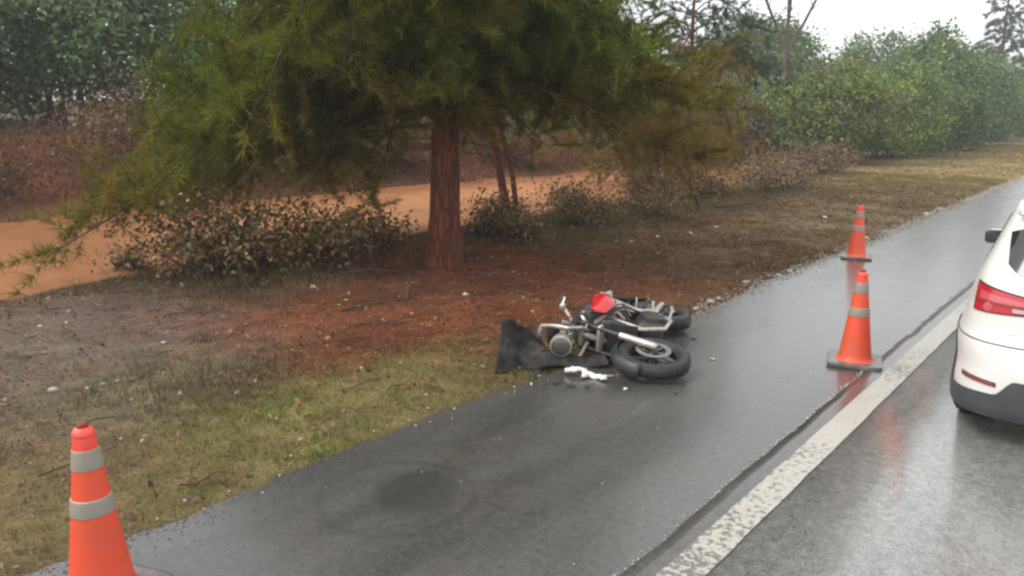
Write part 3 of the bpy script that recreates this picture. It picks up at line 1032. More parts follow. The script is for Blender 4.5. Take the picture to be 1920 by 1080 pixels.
DRY = [np.array([0.24, 0.15, 0.06]), np.array([0.18, 0.13, 0.045]), np.array([0.13, 0.125, 0.035]), np.array([0.16, 0.12, 0.04]), np.array([0.36, 0.25, 0.15])]
SCRUB = [np.array([0.210, 0.145, 0.060]), np.array([0.15, 0.13, 0.045]), np.array([0.24, 0.130, 0.065])]
for x, y, s, lab, cols, sd_, kw in [
    (-8.75, 5.0, (2.5, 2.5, 1.15), 'dry brown shrub with pale dead leaves under the left boughs of the pine', DRY, 201, dict(n_cl=420, n_leaf=22, leaf=0.040, cl_r=0.20, stems=24, hollow=0.1)),
    (-8.2, 6.0, (1.8, 1.6, 1.0), 'small olive shrub right of the pale dry shrub', SCRUB + DRY[:2], 202, dict(n_cl=200, n_leaf=26, leaf=0.035, cl_r=0.14, stems=8)),
    (-8.6, 7.25, (0.8, 0.9, 0.75), 'low dark shrub just left of the big pine trunk', SCRUB, 203, dict(n_cl=70, n_leaf=20, leaf=0.04, cl_r=0.14, stems=8)),
    (-8.65, 10.2, (1.0, 1.1, 0.80), 'bushy brown shrub right of the big trunk at the track edge', SCRUB + DRY[:1], 204, dict(n_cl=110, n_leaf=22, leaf=0.045, cl_r=0.16, stems=9)),
    (-8.1, 9.2, (0.9, 0.9, 0.55), 'low reddish scrub close behind the big trunk', [np.array([0.15, 0.085, 0.05]), np.array([0.11, 0.08, 0.04])], 205, dict(n_cl=70, n_leaf=20, leaf=0.04, cl_r=0.14, stems=7)),
    (-8.3, 12.2, (1.3, 1.6, 0.65), 'low grey green scrub along the orange track edge', SCRUB, 206, dict(n_cl=110, n_leaf=20, leaf=0.045, cl_r=0.18, stems=8)),
    (-8.1, 14.4, (1.4, 1.8, 0.70), 'low scrub beside the crooked sapling', SCRUB, 207, dict(n_cl=120, n_leaf=20, leaf=0.05, cl_r=0.18, stems=8)),
    (-8.8, 18.0, (1.6, 2.4, 0.55), 'twiggy brown scrub beyond the crooked sapling', SCRUB + DRY[:2], 208, dict(n_cl=130, n_leaf=20, leaf=0.055, cl_r=0.22, stems=10)),
    (-9.2, 23.5, (2.0, 3.5, 0.75), 'reddish brown scrub where the orange track narrows', SCRUB + DRY[:2], 209, dict(n_cl=160, n_leaf=22, leaf=0.065, cl_r=0.28, stems=10)),
    (-9.0, 15.9, (1.3, 2.2, 0.95), 'brown brush with bare stems left of the crooked sapling', [np.array([0.21, 0.14, 0.075]), np.array([0.16, 0.125, 0.055]), np.array([0.26, 0.17, 0.11])], 211, dict(n_cl=200, n_leaf=26, leaf=0.05, cl_r=0.2, stems=14)),
    (-7.8, 20.4, (1.6, 3.0, 0.8), 'brown brush right of the crooked sapling', [np.array([0.21, 0.14, 0.075]), np.array([0.18, 0.14, 0.065]), np.array([0.26, 0.16, 0.11])], 212, dict(n_cl=200, n_leaf=26, leaf=0.055, cl_r=0.22, stems=14)),
    (-9.2, 27.5, (2.0, 4.5, 1.3), 'reddish bare brush just left of the yellow green bush', [np.array([0.24, 0.15, 0.09]), np.array([0.19, 0.14, 0.08])], 213, dict(n_cl=220, n_leaf=24, leaf=0.07, cl_r=0.26, stems=14)),
    (-9.2, 12.9, (0.9, 1.2, 0.70), 'thin brown brush at the foot of the slim pine', [np.array([0.21, 0.13, 0.075]), np.array([0.16, 0.12, 0.055])], 214, dict(n_cl=110, n_leaf=22, leaf=0.045, cl_r=0.16, stems=12)),
    (-7.7, 11.4, (1.2, 1.5, 0.5), 'low tangle of brown twigs below the slim pine', SCRUB, 215, dict(n_cl=90, n_leaf=16, leaf=0.04, cl_r=0.16, stems=10)),
    (-7.3, 13.2, (1.2, 1.6, 0.5), 'low tangle of brown twigs in front of the crooked sapling', SCRUB, 216, dict(n_cl=90, n_leaf=16, leaf=0.04, cl_r=0.16, stems=10)),
    (-7.6, 9.3, (1.1, 1.2, 0.45), 'low reddish twig tangle right at the foot of the big trunk', SCRUB, 217, dict(n_cl=80, n_leaf=14, leaf=0.035, cl_r=0.15, stems=10)),
    (-9.9, 4.35, (0.5, 0.5, 0.42), 'tiny dry bush on the orange track at far left', DRY, 210, dict(n_cl=30, n_leaf=16, leaf=0.035, cl_r=0.1, stems=6)),
]:
    kw['n_leaf'] = max(6, kw['n_leaf'] * 2 // 5); kw['cl_r'] *= 1.9
    kw.setdefault('hollow', 0.05)
    bush('shrub', (x, y, hz(x, y)), s, lab, 'shrub', 'scrub under and behind the pine', seed=sd_, cols=cols, tangle=90, lobes=12, **kw)

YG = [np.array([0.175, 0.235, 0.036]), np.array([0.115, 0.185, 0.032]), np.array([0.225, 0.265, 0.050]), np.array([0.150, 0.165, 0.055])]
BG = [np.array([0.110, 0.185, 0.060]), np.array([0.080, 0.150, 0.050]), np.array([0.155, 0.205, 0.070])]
TW = [np.array([0.150, 0.120, 0.070]), np.array([0.130, 0.130, 0.06]), np.array([0.18, 0.130, 0.085])]
for x, y, s, lab, cols, sd_, nc in [
    (-11.4, 35.5, (5.2, 6.5, 4.6), 'yellow green broad leaved bush beyond the far traffic cone', YG, 301, 430),
    (-10.9, 43.5, (5.4, 9.0, 5.4), 'green bush right behind the yellow green one', YG[:2] + BG[:1], 302, 460),
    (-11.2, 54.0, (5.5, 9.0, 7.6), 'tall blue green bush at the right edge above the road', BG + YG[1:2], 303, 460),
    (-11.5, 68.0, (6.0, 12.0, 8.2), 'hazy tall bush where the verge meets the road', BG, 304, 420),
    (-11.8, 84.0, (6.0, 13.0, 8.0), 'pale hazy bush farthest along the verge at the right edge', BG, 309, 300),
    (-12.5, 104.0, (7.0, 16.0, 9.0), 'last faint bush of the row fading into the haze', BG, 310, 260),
    (-14.8, 32.0, (3.6, 4.0, 3.4), 'twiggy grey brown bush left of the yellow green one', TW, 305, 240),
    (-18.5, 41.0, (6.5, 7.5, 5.0), 'hazy dark green tree crown behind the roadside bushes', BG, 306, 380),
    (-22.0, 52.0, (8.0, 8.0, 8.6), 'rounded far tree rising over the yellow green bush', BG + YG[1:2], 307, 380),
    (-18.5, 66.0, (9.0, 9.0, 8.6), 'far flat topped tree against the white sky', BG, 308, 380),
]:
    big = s[2] > 6.5
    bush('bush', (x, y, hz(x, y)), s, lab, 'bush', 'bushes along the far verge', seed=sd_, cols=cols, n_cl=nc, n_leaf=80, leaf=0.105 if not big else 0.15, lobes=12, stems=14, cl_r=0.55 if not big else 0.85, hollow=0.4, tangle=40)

# thicket on the bank behind the track
for x, y, s, lab, cols, sd_, nc in [
    (-23.5, 4.0, (5.5, 5.5, 5.6), 'bluish green thicket on the bank at the far left', BG, 401, 300),
    (-25.5, 9.5, (6.5, 6.5, 7.2), 'tall bluish thicket at the upper left corner', BG, 402, 340),
    (-30.0, 7.0, (8.0, 9.0, 6.5), 'deep shaded thicket behind the bluish ones at far left', BG, 408, 300),
    (-22.5, 12.0, (5.0, 5.0, 6.4), 'tall green scrub on the bank behind the left boughs', BG, 403, 240),
    (-23.5, 17.0, (5.0, 6.0, 3.6), 'dark green thicket on the bank behind the pine trunk', BG + YG[:1], 404, 320),
    (-22.0, 23.0, (4.5, 6.0, 3.2), 'olive thicket on the bank right of the slim pine', YG[1:] + TW[:1], 405, 300),
    (-23.0, 30.5, (5.5, 7.0, 4.2), 'green thicket on the bank behind the crooked sapling', BG + YG[1:2], 406, 320),
    (-20.5, 37.0, (4.0, 5.0, 3.0), 'grey brown thicket at the end of the orange track', TW, 407, 260),
]:
    bush('thicket', (x, y, hz(x, y) - 0.05), s, lab, 'thicket', 'thickets on the bank', seed=sd_, cols=cols, n_cl=nc, n_leaf=64, leaf=0.10, lobes=11, stems=12, cl_r=0.6, hollow=0.3, low=0.02, tangle=40)


BRN = [np.array([0.150, 0.074, 0.036]), np.array([0.125, 0.080, 0.032]), np.array([0.170, 0.084, 0.042])]
for x, y, s, lab, sd_ in [
    (-18.6, 4.6, (3.0, 3.6, 1.5), 'rusty brown scrub on the bank face at the far left', 451),
    (-18.9, 8.6, (3.4, 4.2, 2.6), 'rusty brown scrub on the bank behind the left boughs', 452),
    (-18.2, 12.6, (3.2, 4.4, 2.6), 'dark brown scrub on the bank left of the big trunk', 453),
    (-18.4, 16.8, (3.2, 4.4, 2.6), 'dark brown scrub on the bank behind the slim pine', 454),
    (-18.3, 21.5, (3.2, 5.2, 2.4), 'rusty scrub on the bank right of the slim pine', 455),
    (-17.8, 27.0, (3.4, 5.6, 2.6), 'brown scrub on the bank behind the young pines', 456)]:
    bush('bank_scrub', (x, y, hz(x, y) - 0.05), s, lab, 'scrub', 'brown scrub on the bank face', seed=sd_, cols=BRN, n_cl=220, n_leaf=22, leaf=0.06, lobes=12, stems=10, cl_r=0.5, hollow=0.05, low=0.02, tangle=50)


# bare forked tree against the sky
def bare_tree(name, base, h, label, seed, forks):
    rd = random.Random(seed)
    root = empty(name, base)
    tag(root, label, 'tree')
    MB().tube([(0, 0, -0.2), (0.05, 0, h * 0.25), (0.0, 0.1, h * 0.5)], [0.2, 0.16, 0.13], 8).build('trunk', M['bark_grey'], root, angle=80)
    for k in range(forks):
        az = k * 6.28 / forks + rd.uniform(-.3, .3)
        d = Vector((0.770 * math.cos(az), 0.638 * math.cos(az), 0)) * 0.5 + Vector((0, 0, 1))
        pts = [Vector((0, 0.1, h * 0.45 + 0.2 * k)) + d * (h * 0.55) * u + Vector((rd.gauss(0, .12), rd.gauss(0, .12), 0)) * u for u in (0, .25, .5, .75, 1)]
        br = MB().tube(pts, [0.11, 0.09, 0.07, 0.045, 0.02], 7)
        for j in range(6):
            u = rd.uniform(0.3, 0.95)
            p = pts[0].lerp(pts[-1], u)
            e = p + Vector((rd.gauss(0, .7), rd.gauss(0, .7), rd.uniform(0.5, 1.5)))
            br.tube([p, p.lerp(e, .5) + Vector((0, 0, .1)), e], [0.035, 0.022, 0.008], 5)
        br.build('branch', M['bark_grey'], root, angle=80)
    return root


bare_tree('bare_tree', (-17.6, 46.0, hz(-17.6, 46.0)), 12.0, 'bare forked tree standing against the white sky', 61, 4)

pine('distant_conifer', (-13.5, 92.0, 0), 17.0, 0.3, 3.5, 4.0, 'hazy pointed conifer at the top right corner', n_br=60, seed=15, dens=0.55, tuft=9, nlen=0.5, nwid=0.05, dead=0, tone=lambda p: np.repeat(np.array([[0.05, 0.075, 0.045]]), len(p), 0))
pine('overhanging_pine', (-13.0, 25.5, 0), 9.0, 0.12, 3.6, 3.4, 'dark slender pine whose crown hangs against the sky left of the bare tree', n_br=40, seed=17, dens=0.9, tuft=11, nlen=0.25, nwid=0.016, dead=4, tone=lambda p: np.repeat(np.array([[0.035, 0.06, 0.028]]), len(p), 0))

# ------------------------------------------------------------------ grass and litter
def scatter(n, x0, x1, y0, y1, rng):
    return rng.uniform(x0, x1, n), rng.uniform(y0, y1, n)


def blades(x, y, hmean, rng, per, wid, colfn, lean=0.5, spread=0.03):
    n = len(x)
    z = hgt(x, y)
    bx = np.repeat(x, per) + rng.normal(size=n * per) * spread
    by = np.repeat(y, per) + rng.normal(size=n * per) * spread
    bz = np.repeat(z, per) - 0.01
    H = np.repeat(hmean, per) * rng.uniform(0.5, 1.3, n * per)
    a = rng.uniform(0, 6.283, n * per)
    ln = np.abs(rng.normal(size=n * per)) * lean * H
    tip = np.stack([bx + np.cos(a) * ln, by + np.sin(a) * ln, bz + H], 1)
    sa = rng.uniform(0, 6.283, n * per)
    W = np.repeat(wid, per)
    s = np.stack([np.cos(sa) * W * 0.5, np.sin(sa) * W * 0.5, np.zeros(n * per)], 1)
    b = np.stack([bx, by, bz], 1)
    V = np.stack([b - s, b + s, tip], 1)
    C = np.repeat(colfn(x, y), per, 0)
    C = jit_col(C, len(C), rng, 0.25, 0.08)
    return V, C


rng = np.random.default_rng(77)
xs_, ys_ = [], []
for (n, x0, x1, y0, y1) in [(30000, -9.4, -3.30, -0.5, 6), (21000, -9.4, -3.3, 6, 14), (17000, -9.6, -3.3, 14, 30), (9000, -10.0, -3.3, 30, 70)]:
    a, b = scatter(n, x0, x1, y0, y1, rng)
    xs_.append(a); ys_.append(b)
X = np.concatenate(xs_); Y = np.concatenate(ys_)
ex = edge_x(Y)
nz = fbm(X, Y, 0.8, 3, 101)
red = np.exp(-(((X + 6.3) / 1.9) ** 2 + ((Y - 6.1) / 1.9) ** 2) ** 1.5)
mud = np.exp(-(((X + 7.3) / 1.7) ** 2 + ((Y - 2.9) / 1.5) ** 2) ** 1.5)
p = np.clip(0.62 + 0.9 * nz - 0.85 * red - 0.95 * mud, 0.02, 1)
keep = (rng.random(len(X)) < p) & (X < ex + 0.05 + 0.22 * np.clip(fbm(X, Y, 0.5, 2, 103), 0, 1))
X, Y = X[keep], Y[keep]


def grass_col(x, y):
    z = zone_col(x, y) * 1.05
    n = fbm(x, y, 0.6, 3, 111)
    gr = np.clip(sstep(-4.9, -4.0, x) * sstep(6.5, 4.4, y) * sstep(0.4, 1.9, y) * (0.95 + 1.0 * n) + 0.30 * np.clip(n, 0, 1) + 0.18 * sstep(14, 25, y), 0, 0.9)[:, None]
    return z * (1 - gr) + np.array([0.160, 0.190, 0.046]) * gr


d = np.hypot(X, Y)
H = (0.030 + 0.028 * np.clip(fbm(X, Y, 1.2, 2, 121) + 0.3, 0, 1)) * (1 + 0.015 * d)
Wd = 0.004 + 0.0007 * d
V, C = blades(X, Y, H, rng, 6, Wd, grass_col, 0.9, 0.03)
tag(soup('grass', V, C, M['grass']), 'short dry and green grass covering the verge', 'grass', kind='stuff')

# taller tufts by the track and under the dry shrub
tx = np.concatenate([rng.normal(-7.9, 0.7, 500), rng.normal(-8.4, 0.5, 900), rng.normal(-5.4, 0.4, 90), rng.uniform(-9.2, -6.5, 1400)])
ty = np.concatenate([rng.normal(5.0, 0.6, 500), rng.normal(11.5, 2.5, 900), rng.normal(2.6, 0.4, 90), rng.uniform(8.5, 22, 1400)])
V, C = blades(tx, ty, np.full(len(tx), 0.12), rng, 9, np.full(len(tx), 0.008), lambda x, y: np.repeat(np.array([[0.19, 0.155, 0.085]]), len(x), 0) * (1 + 0.5 * fbm(x, y, 0.7, 2, 131)[:, None]), 0.6, 0.05)
tag(soup('tall_grass', V, C, M['grass']), 'taller dry grass tufts along the edge of the orange track', 'grass', kind='stuff')

# rough dry grass on the bank
bx_ = rng.uniform(-24, -16.4, 9000); by_ = rng.uniform(0, 40, 9000)
V, C = blades(bx_, by_, np.full(9000, 0.20), rng, 6, np.full(9000, 0.022), lambda x, y: np.repeat(np.array([[0.19, 0.115, 0.065]]), len(x), 0) * (1 + 0.8 * fbm(x, y, 1.5, 2, 171)[:, None]), 0.8, 0.12)
tag(soup('bank_grass', V, C, M['grass']), 'rough dry grass on the red bank behind the orange track', 'grass', kind='stuff')

# fallen needles round the pine
n = 44000
a = rng.uniform(0, 6.283, n); r = np.abs(rng.normal(size=n)) * 2.0
x = -6.3 + r * np.cos(a); y = 6.2 + r * np.sin(a)
k = (x < -3.6) & (x > -9.3)
x, y = x[k], y[k]
n = len(x)
z = hgt(x, y) + rng.uniform(0.003, 0.02, n)
th = rng.uniform(0, 6.283, n); L = rng.uniform(0.05, 0.15, n); wd = 0.0045
dx, dy = np.cos(th), np.sin(th)
b0 = np.stack([x - dx * L / 2, y - dy * L / 2, z], 1); b1 = np.stack([x + dx * L / 2, y + dy * L / 2, z + rng.normal(size=n) * 0.012], 1)
sd2 = np.stack([-dy * wd, dx * wd, np.zeros(n)], 1)
V = np.stack([b0 - sd2, b0 + sd2, b1], 1)
tag(soup('pine_litter', V, jit_col(np.array([0.29, 0.118, 0.062]), n, rng, 0.35, 0.1), M['grass']), 'reddish fallen pine needles under the big pine', 'pine litter', kind='stuff')
# fallen leaves and bits of stick over the whole verge
n = 5200
x = rng.uniform(-9.3, -3.5, n); y = np.concatenate([rng.uniform(0.3, 8, n // 2), rng.uniform(6, 24, n - n // 2)])
P = np.stack([x, y, hgt(x, y) + 0.012 + rng.uniform(0, 0.03, n)], 1)
V = leaves(P, np.repeat(np.array([[0, 0, 1.0]]), n, 0), 0.026 * (1 + 0.03 * y), rng, 0.5, 1.6)
cols_ = np.array([[0.20, 0.12, 0.06], [0.12, 0.075, 0.045], [0.30, 0.22, 0.14], [0.16, 0.07, 0.035], [0.40, 0.34, 0.26]])
tag(soup('leaf_litter', V, jit_col(cols_[rng.choice(5, n, p=[.32, .3, .18, .16, .04])], n, rng, 0.25, 0.08), M['leaf'], nv=4), 'fallen brown leaves strewn over the verge', 'leaf litter', kind='stuff')
tw = MB()
for i in range(420):
    a_, b_ = rds.uniform(-9.2, -3.7), rds.uniform(1.0, 16)
    if rds.random() < 0.5:
        a_, b_ = rds.gauss(-6.6, 1.3), rds.gauss(6.3, 1.5)
    if a_ > -3.7:
        continue
    L = rds.uniform(0.12, 0.5); th = rds.uniform(0, 6.28); z_ = hz(a_, b_) + 0.02
    q = [Vector((a_ + math.cos(th) * L * u + rds.gauss(0, .012), b_ + math.sin(th) * L * u + rds.gauss(0, .012), z_ + rds.uniform(0, .03))) for u in (0, .35, .7, 1)]
    tw.tube(q, [0.006, 0.0055, 0.004, 0.002], 4, cap=False)
tag(tw.build('twig_litter', M['twig']), 'dead sticks scattered over the verge and round the pine', 'twig litter', kind='stuff')

# ------------------------------------------------------------------ traffic cones
def cone_r(h):
    return 0.124 - (0.124 - 0.036) * (h - 0.035) / (0.715 - 0.035)


def build_cone(loc, rz, label, tilt=(0, 0)):
    root = empty('traffic_cone', loc)
    root.rotation_euler = (R(tilt[0]), R(tilt[1]), rz)
    tag(root, label, 'traffic cone', 'traffic cones round the crash')
    MB().rbox((0, 0, 0.018), (0.40, 0.40, 0.036), 9, nu=36).build('base', M['cone_base'], root, angle=50)
    for sx in (-1, 1):
        for sy in (-1, 1):
            MB().rbox((sx * 0.155, sy * 0.155, 0.006), (0.07, 0.07, 0.03), 5).build('foot', M['rubber'], root)
    prof = [(0.148, 0.034), (0.140, 0.040), (0.128, 0.050)] + [(cone_r(h), h) for h in (0.08, 0.20, 0.33, 0.392)]
    MB().lathe(prof, segs=40, cap=False).build('lower_cone', M['cone'], root)
    MB().lathe([(cone_r(0.389) + 0.003, 0.389), (cone_r(0.392) + 0.004, 0.393), (cone_r(0.452) + 0.004, 0.452), (cone_r(0.456), 0.456)], segs=40, cap=False).build('reflective_collar', M['collar'], root)
    MB().lathe([(cone_r(0.445), 0.445), (cone_r(0.58), 0.58)], segs=40, cap=False).build('middle_band', M['cone'], root)
    MB().lathe([(cone_r(0.573) + 0.003, 0.573), (cone_r(0.578) + 0.004, 0.578), (cone_r(0.648) + 0.004, 0.648), (cone_r(0.652), 0.652)], segs=40, cap=False).build('reflective_collar', M['collar'], root)
    MB().lathe([(cone_r(0.64), 0.64), (cone_r(0.652) + 0.002, 0.654), (cone_r(0.70), 0.70), (cone_r(0.705) + 0.004, 0.704), (cone_r(0.71) + 0.004, 0.716), (0.033, 0.728), (0.020, 0.734)], segs=32).build('tip', M['cone_tip'], root)
    MB().lathe([(0.020, 0.730), (0.021, 0.744), (0.015, 0.752), (0.004, 0.754)], segs=18).build('cap', M['cap'], root)
    return root


build_cone((-1.655, 6.25, 0.0), R(16), 'orange traffic cone beside the white edge line near the car')
build_cone((-3.09, 11.25, 0.0), R(17), 'smallest orange cone standing at the gravel edge farthest up the shoulder')
build_cone((-3.02, 1.085, 0.006), R(20), 'nearest orange cone with grey bands cut off at the lower left')

# ------------------------------------------------------------------ motorcycle (built upright, then laid on its right side)
FWD = Vector((0.45, -0.893, 0)).normalized()
UPD = Vector((FWD.y, -FWD.x, 0))           # where the top of the bike points
LEAN = R(82)
bike = empty('motorcycle')
tag(bike, 'wrecked motorcycle with red tank panels and silver frame lying on its side', 'motorcycle')
ZW = Vector((0, 0, 1))
up_w = UPD * math.sin(LEAN) + ZW * math.cos(LEAN)
right_w = FWD.cross(up_w)
rot = Matrix((right_w, FWD, up_w)).transposed().to_4x4()
front_axle_w = Vector((-2.75, 4.98, 0.0))
FA = Vector((0, 0.70, 0.30))
off = rot.to_3x3() @ FA
BS = 0.94
bike.matrix_world = Matrix.Translation(Vector((front_axle_w.x - off.x * BS, front_axle_w.y - off.y * BS, 0.092))) @ rot @ Matrix.Scale(BS, 4)

HEAD = Vector((0, 0.37, 0.90))
SA = (HEAD - Vector((0, 0.66, 0.28))).normalized()     # steering axis
STEER = Quaternion(SA, R(-9))


def st(p):                     # front end turned on the steering axis
    return HEAD + STEER @ (Vector(p) - HEAD)


def wheel(name, c, tr, R_, steer, spokes=5, disc=-0.075):
    wm = MB()
    # tyre as the visible root of the wheel group is an Empty-free part: hub + rim carry it
    rim = MB()
    rim.lathe([(R_ - 0.045, -0.045), (R_ - 0.035, -0.048), (R_ - 0.042, -0.03), (R_ - 0.06, -0.02), (R_ - 0.06, 0.02), (R_ - 0.042, 0.03), (R_ - 0.035, 0.048), (R_ - 0.045, 0.045), (R_ - 0.07, 0.024), (R_ - 0.07, -0.024), (R_ - 0.045, -0.045)], c, (1, 0, 0), 40, cap=False)
    rim.lathe([(0.001, -0.06), (0.038, -0.06), (0.045, -0.03), (0.045, 0.03), (0.038, 0.06), (0.001, 0.06)], c, (1, 0, 0), 18, cap=False)
    for k in range(spokes):
        for s in (-0.10, 0.10):
            a = 2 * math.pi * k / spokes
            p0 = Vector(c) + Vector((0, math.cos(a + s * 2.2), math.sin(a + s * 2.2))) * 0.04
            p1 = Vector(c) + Vector((0, math.cos(a + s), math.sin(a + s))) * (R_ - 0.058)
            rim.tube([p0, p1], [0.013, 0.010], 6)
    if steer:
        rim.xf(st)
    rim.build(name, M['engine'], bike)
    rm = bpy.data.objects[rim_name(name)]
    ty = MB().torus(c, (1, 0, 0), R_ - tr * 0.92, tr, tr * 1.02, 48, 16)
    # tread grooves
    for k in range(40):
        a = 2 * math.pi * k / 40
        for s in (-1, 1):
            rr = R_ - tr * 0.92 + tr * 0.86
            q = Vector(c) + Vector((s * tr * 0.5, math.cos(a) * rr, math.sin(a) * rr))
            q2 = Vector(c) + Vector((s * tr * 0.86, math.cos(a + 0.06) * (rr - tr * 0.38), math.sin(a + 0.06) * (rr - tr * 0.38)))
            ty.tube([q, q2], [0.010, 0.008], 4)
    if steer:
        ty.xf(st)
    ty.build('tyre', M['tyre'], rm)
    dk = MB().lathe([(0.10, disc), (0.142, disc), (0.142, disc + 0.006), (0.10, disc + 0.006), (0.10, disc)], c, (1, 0, 0), 36, cap=False)
    for k in range(5):
        a = 2 * math.pi * k / 5
        dk.tube([Vector(c) + Vector((disc * 0.7, math.cos(a) * 0.04, math.sin(a) * 0.04)), Vector(c) + Vector((disc, math.cos(a + .2) * 0.09, math.sin(a + .2) * 0.09))], 0.007, 5)
    if steer:
        dk.xf(st)
    dk.build('brake_disc', M['steel'], rm)
    return rm


def rim_name(n):
    c = [o.name for o in bike.children if o.name.split('.')[0] == n]
    return sorted(c)[-1]


wheel('front_wheel', FA, 0.060, 0.30, True)
wheel('rear_wheel', (0, -0.68, 0.30), 0.070, 0.30, False)


def part(name, mb, mat, steer=False, parent=bike, **kw):
    if steer:
        mb.xf(st)
    return mb.build(name, M[mat], parent, **kw)


# front end
for s in (-1, 1):
    a0 = Vector((s * 0.105, 0.70, 0.30)); a1 = Vector((s * 0.105, 0.425, 0.93))
    leg = part('fork_leg', MB().tube([a0.lerp(a1, 0.38), a1], 0.021, 12), 'engine', True)
    m_ = MB().tube([a0.lerp(a1, -0.04), a0, a0.lerp(a1, 0.05), a0.lerp(a1, 0.45)], [0.020, 0.030, 0.031, 0.029], 12)
    m_.xf(st)
    m_.build('slider', M['silver'], leg)
tc_ = MB()
for u in (0.72, 0.97):
    c = Vector((0, 0.70, 0.30)).lerp(Vector((0, 0.425, 0.93)), u)
    tc_.rbox(c + Vector((0, -0.02, 0)), (0.27, 0.085, 0.038), 4, Quaternion((1, 0, 0), R(23)))
tc_.tube([Vector((0, 0.49, 0.74)), Vector((0, 0.39, 0.95))], 0.026, 12)
part('triple_clamp', tc_, 'silver', True)
hb = part('handlebar', MB().tube([(-0.26, 0.24, 1.12), (-0.20, 0.31, 1.12), (-0.12, 0.40, 1.02), (0, 0.41, 0.985), (0.12, 0.40, 1.02), (0.16, 0.33, 1.09), (0.20, 0.27, 1.13)], 0.016, 10), 'silver', True)
for s in (-1,):
    g_ = MB().tube([(s * 0.205, 0.30, 1.12), (s * 0.265, 0.235, 1.12)], 0.020, 10); g_.xf(st); g_.build('grip', M['rubber'], hb)
    l_ = MB().tube([(s * 0.18, 0.36, 1.11), (s * 0.21, 0.36, 1.11), (s * 0.27, 0.30, 1.10)], [0.012, 0.010, 0.008], 6).rbox((s * 0.20, 0.34, 1.11), (0.05, 0.06, 0.05), 4); l_.xf(st); l_.build('lever', M['silver'], hb)
hl = part('headlight', MB().lathe([(0.02, -0.12), (0.06, -0.10), (0.082, -0.04), (0.092, 0.02), (0.092, 0.04), (0.082, 0.045)], (0, 0.68, 1.05), (0, 1, -0.12), 28), 'silver', True)
m_ = MB().lathe([(0.082, 0.043), (0.065, 0.056), (0.04, 0.064), (0.005, 0.067)], (0, 0.68, 1.05), (0, 1, -0.12), 28); m_.xf(st); m_.build('lens', M['lens'], hl)
part('instrument_cluster', MB().rbox((0, 0.50, 1.15), (0.20, 0.09, 0.10), 4, Quaternion((1, 0, 0), R(-35))), 'blackp', True)


def fender(u, v, c=FA, r=0.335, w_=0.075, a0=15, a1=140):
    a = R(a0 + (a1 - a0) * u)
    x = w_ * (2 * v - 1)
    rr = r - 0.045 * (2 * v - 1) ** 2
    return Vector((x, c[1] + math.cos(a) * rr, c[2] + math.sin(a) * rr))


part('front_fender', MB().grid(fender, 20, 8), 'blackp', True, solid=0.004)
part('caliper', MB().rbox((-0.088, 0.60, 0.36), (0.05, 0.07, 0.11), 4), 'engine', True)

fs_ = MB()
for s in (-1, 1):
    fs_.tube([(s * 0.06, 0.44, 0.86), (s * 0.13, 0.58, 0.90), (s * 0.15, 0.67, 1.00), (s * 0.14, 0.64, 1.14), (s * 0.10, 0.58, 1.24)], 0.016, 8)
    fs_.tube([(s * 0.14, 0.64, 1.12), (s * 0.07, 0.44, 0.98)], 0.018, 8)
fs_.tube([(-0.10, 0.58, 1.24), (0, 0.60, 1.26), (0.10, 0.58, 1.24)], 0.016, 8)
part('fairing_stay', fs_, 'silver', True)

# frame
fr = MB()
for s in (-1, 1):
    fr.tube([(s * 0.03, 0.37, 0.86), (s * 0.10, 0.22, 0.80), (s * 0.135, -0.02, 0.68), (s * 0.135, -0.17, 0.52), (s * 0.13, -0.19, 0.34)], [0.024, 0.024, 0.026, 0.026, 0.024], 10)
    fr.tube([(s * 0.03, 0.39, 0.78), (s * 0.075, 0.32, 0.60), (s * 0.10, 0.30, 0.42), (s * 0.12, 0.22, 0.24), (s * 0.13, -0.05, 0.20), (s * 0.13, -0.19, 0.32)], 0.019, 10)
    fr.tube([(s * 0.075, 0.32, 0.60), (s * 0.13, 0.06, 0.72)], 0.016, 8)
    fr.tube([(s * 0.10, 0.30, 0.42), (s * 0.12, 0.16, 0.76)], 0.016, 8)
part('frame', fr, 'silver')
sf = MB()
for s in (-1, 1):
    sf.tube([(s * 0.125, -0.05, 0.70), (s * 0.12, -0.35, 0.76), (s * 0.10, -0.78, 0.86)], 0.015, 8)
    sf.tube([(s * 0.13, -0.18, 0.46), (s * 0.12, -0.46, 0.72), (s * 0.11, -0.55, 0.79)], 0.014, 8)
sf.tube([(-0.10, -0.78, 0.86), (0.10, -0.78, 0.86)], 0.014, 8)
part('subframe', sf, 'silver')

# engine
part('crankcase', MB().rbox((0, 0.05, 0.37), (0.30, 0.42, 0.25), 4.5).rbox((0, -0.10, 0.42), (0.24, 0.2, 0.2), 4), 'engine')
cyq = Quaternion((1, 0, 0), R(-22))
part('cylinder', MB().rbox((0, 0.19, 0.56), (0.19, 0.18, 0.20), 6, cyq), 'engine')
for k in range(6):
    part('cooling_fin', MB().rbox(Vector((0, 0.19, 0.56)) + cyq @ Vector((0, 0, -0.075 + 0.03 * k)), (0.235, 0.225, 0.010), 6, cyq, 16, 6), 'engine')
part('cylinder_head', MB().rbox(Vector((0, 0.19, 0.56)) + cyq @ Vector((0, 0, 0.125)), (0.21, 0.20, 0.08), 4, cyq), 'silver')
for s in (-1, 1):
    part('engine_cover', MB().lathe([(0.115, 0.0), (0.112, 0.03), (0.09, 0.048), (0.03, 0.052), (0.001, 0.05)], (s * (0.145 if s < 0 else 0.125), 0.06, 0.36), (s, 0, 0), 28), 'engine')
part('engine_cover', MB().lathe([(0.07, 0.0), (0.068, 0.022), (0.05, 0.034), (0.001, 0.036)], (-0.145, -0.12, 0.39), (-1, 0, 0), 24), 'silver')
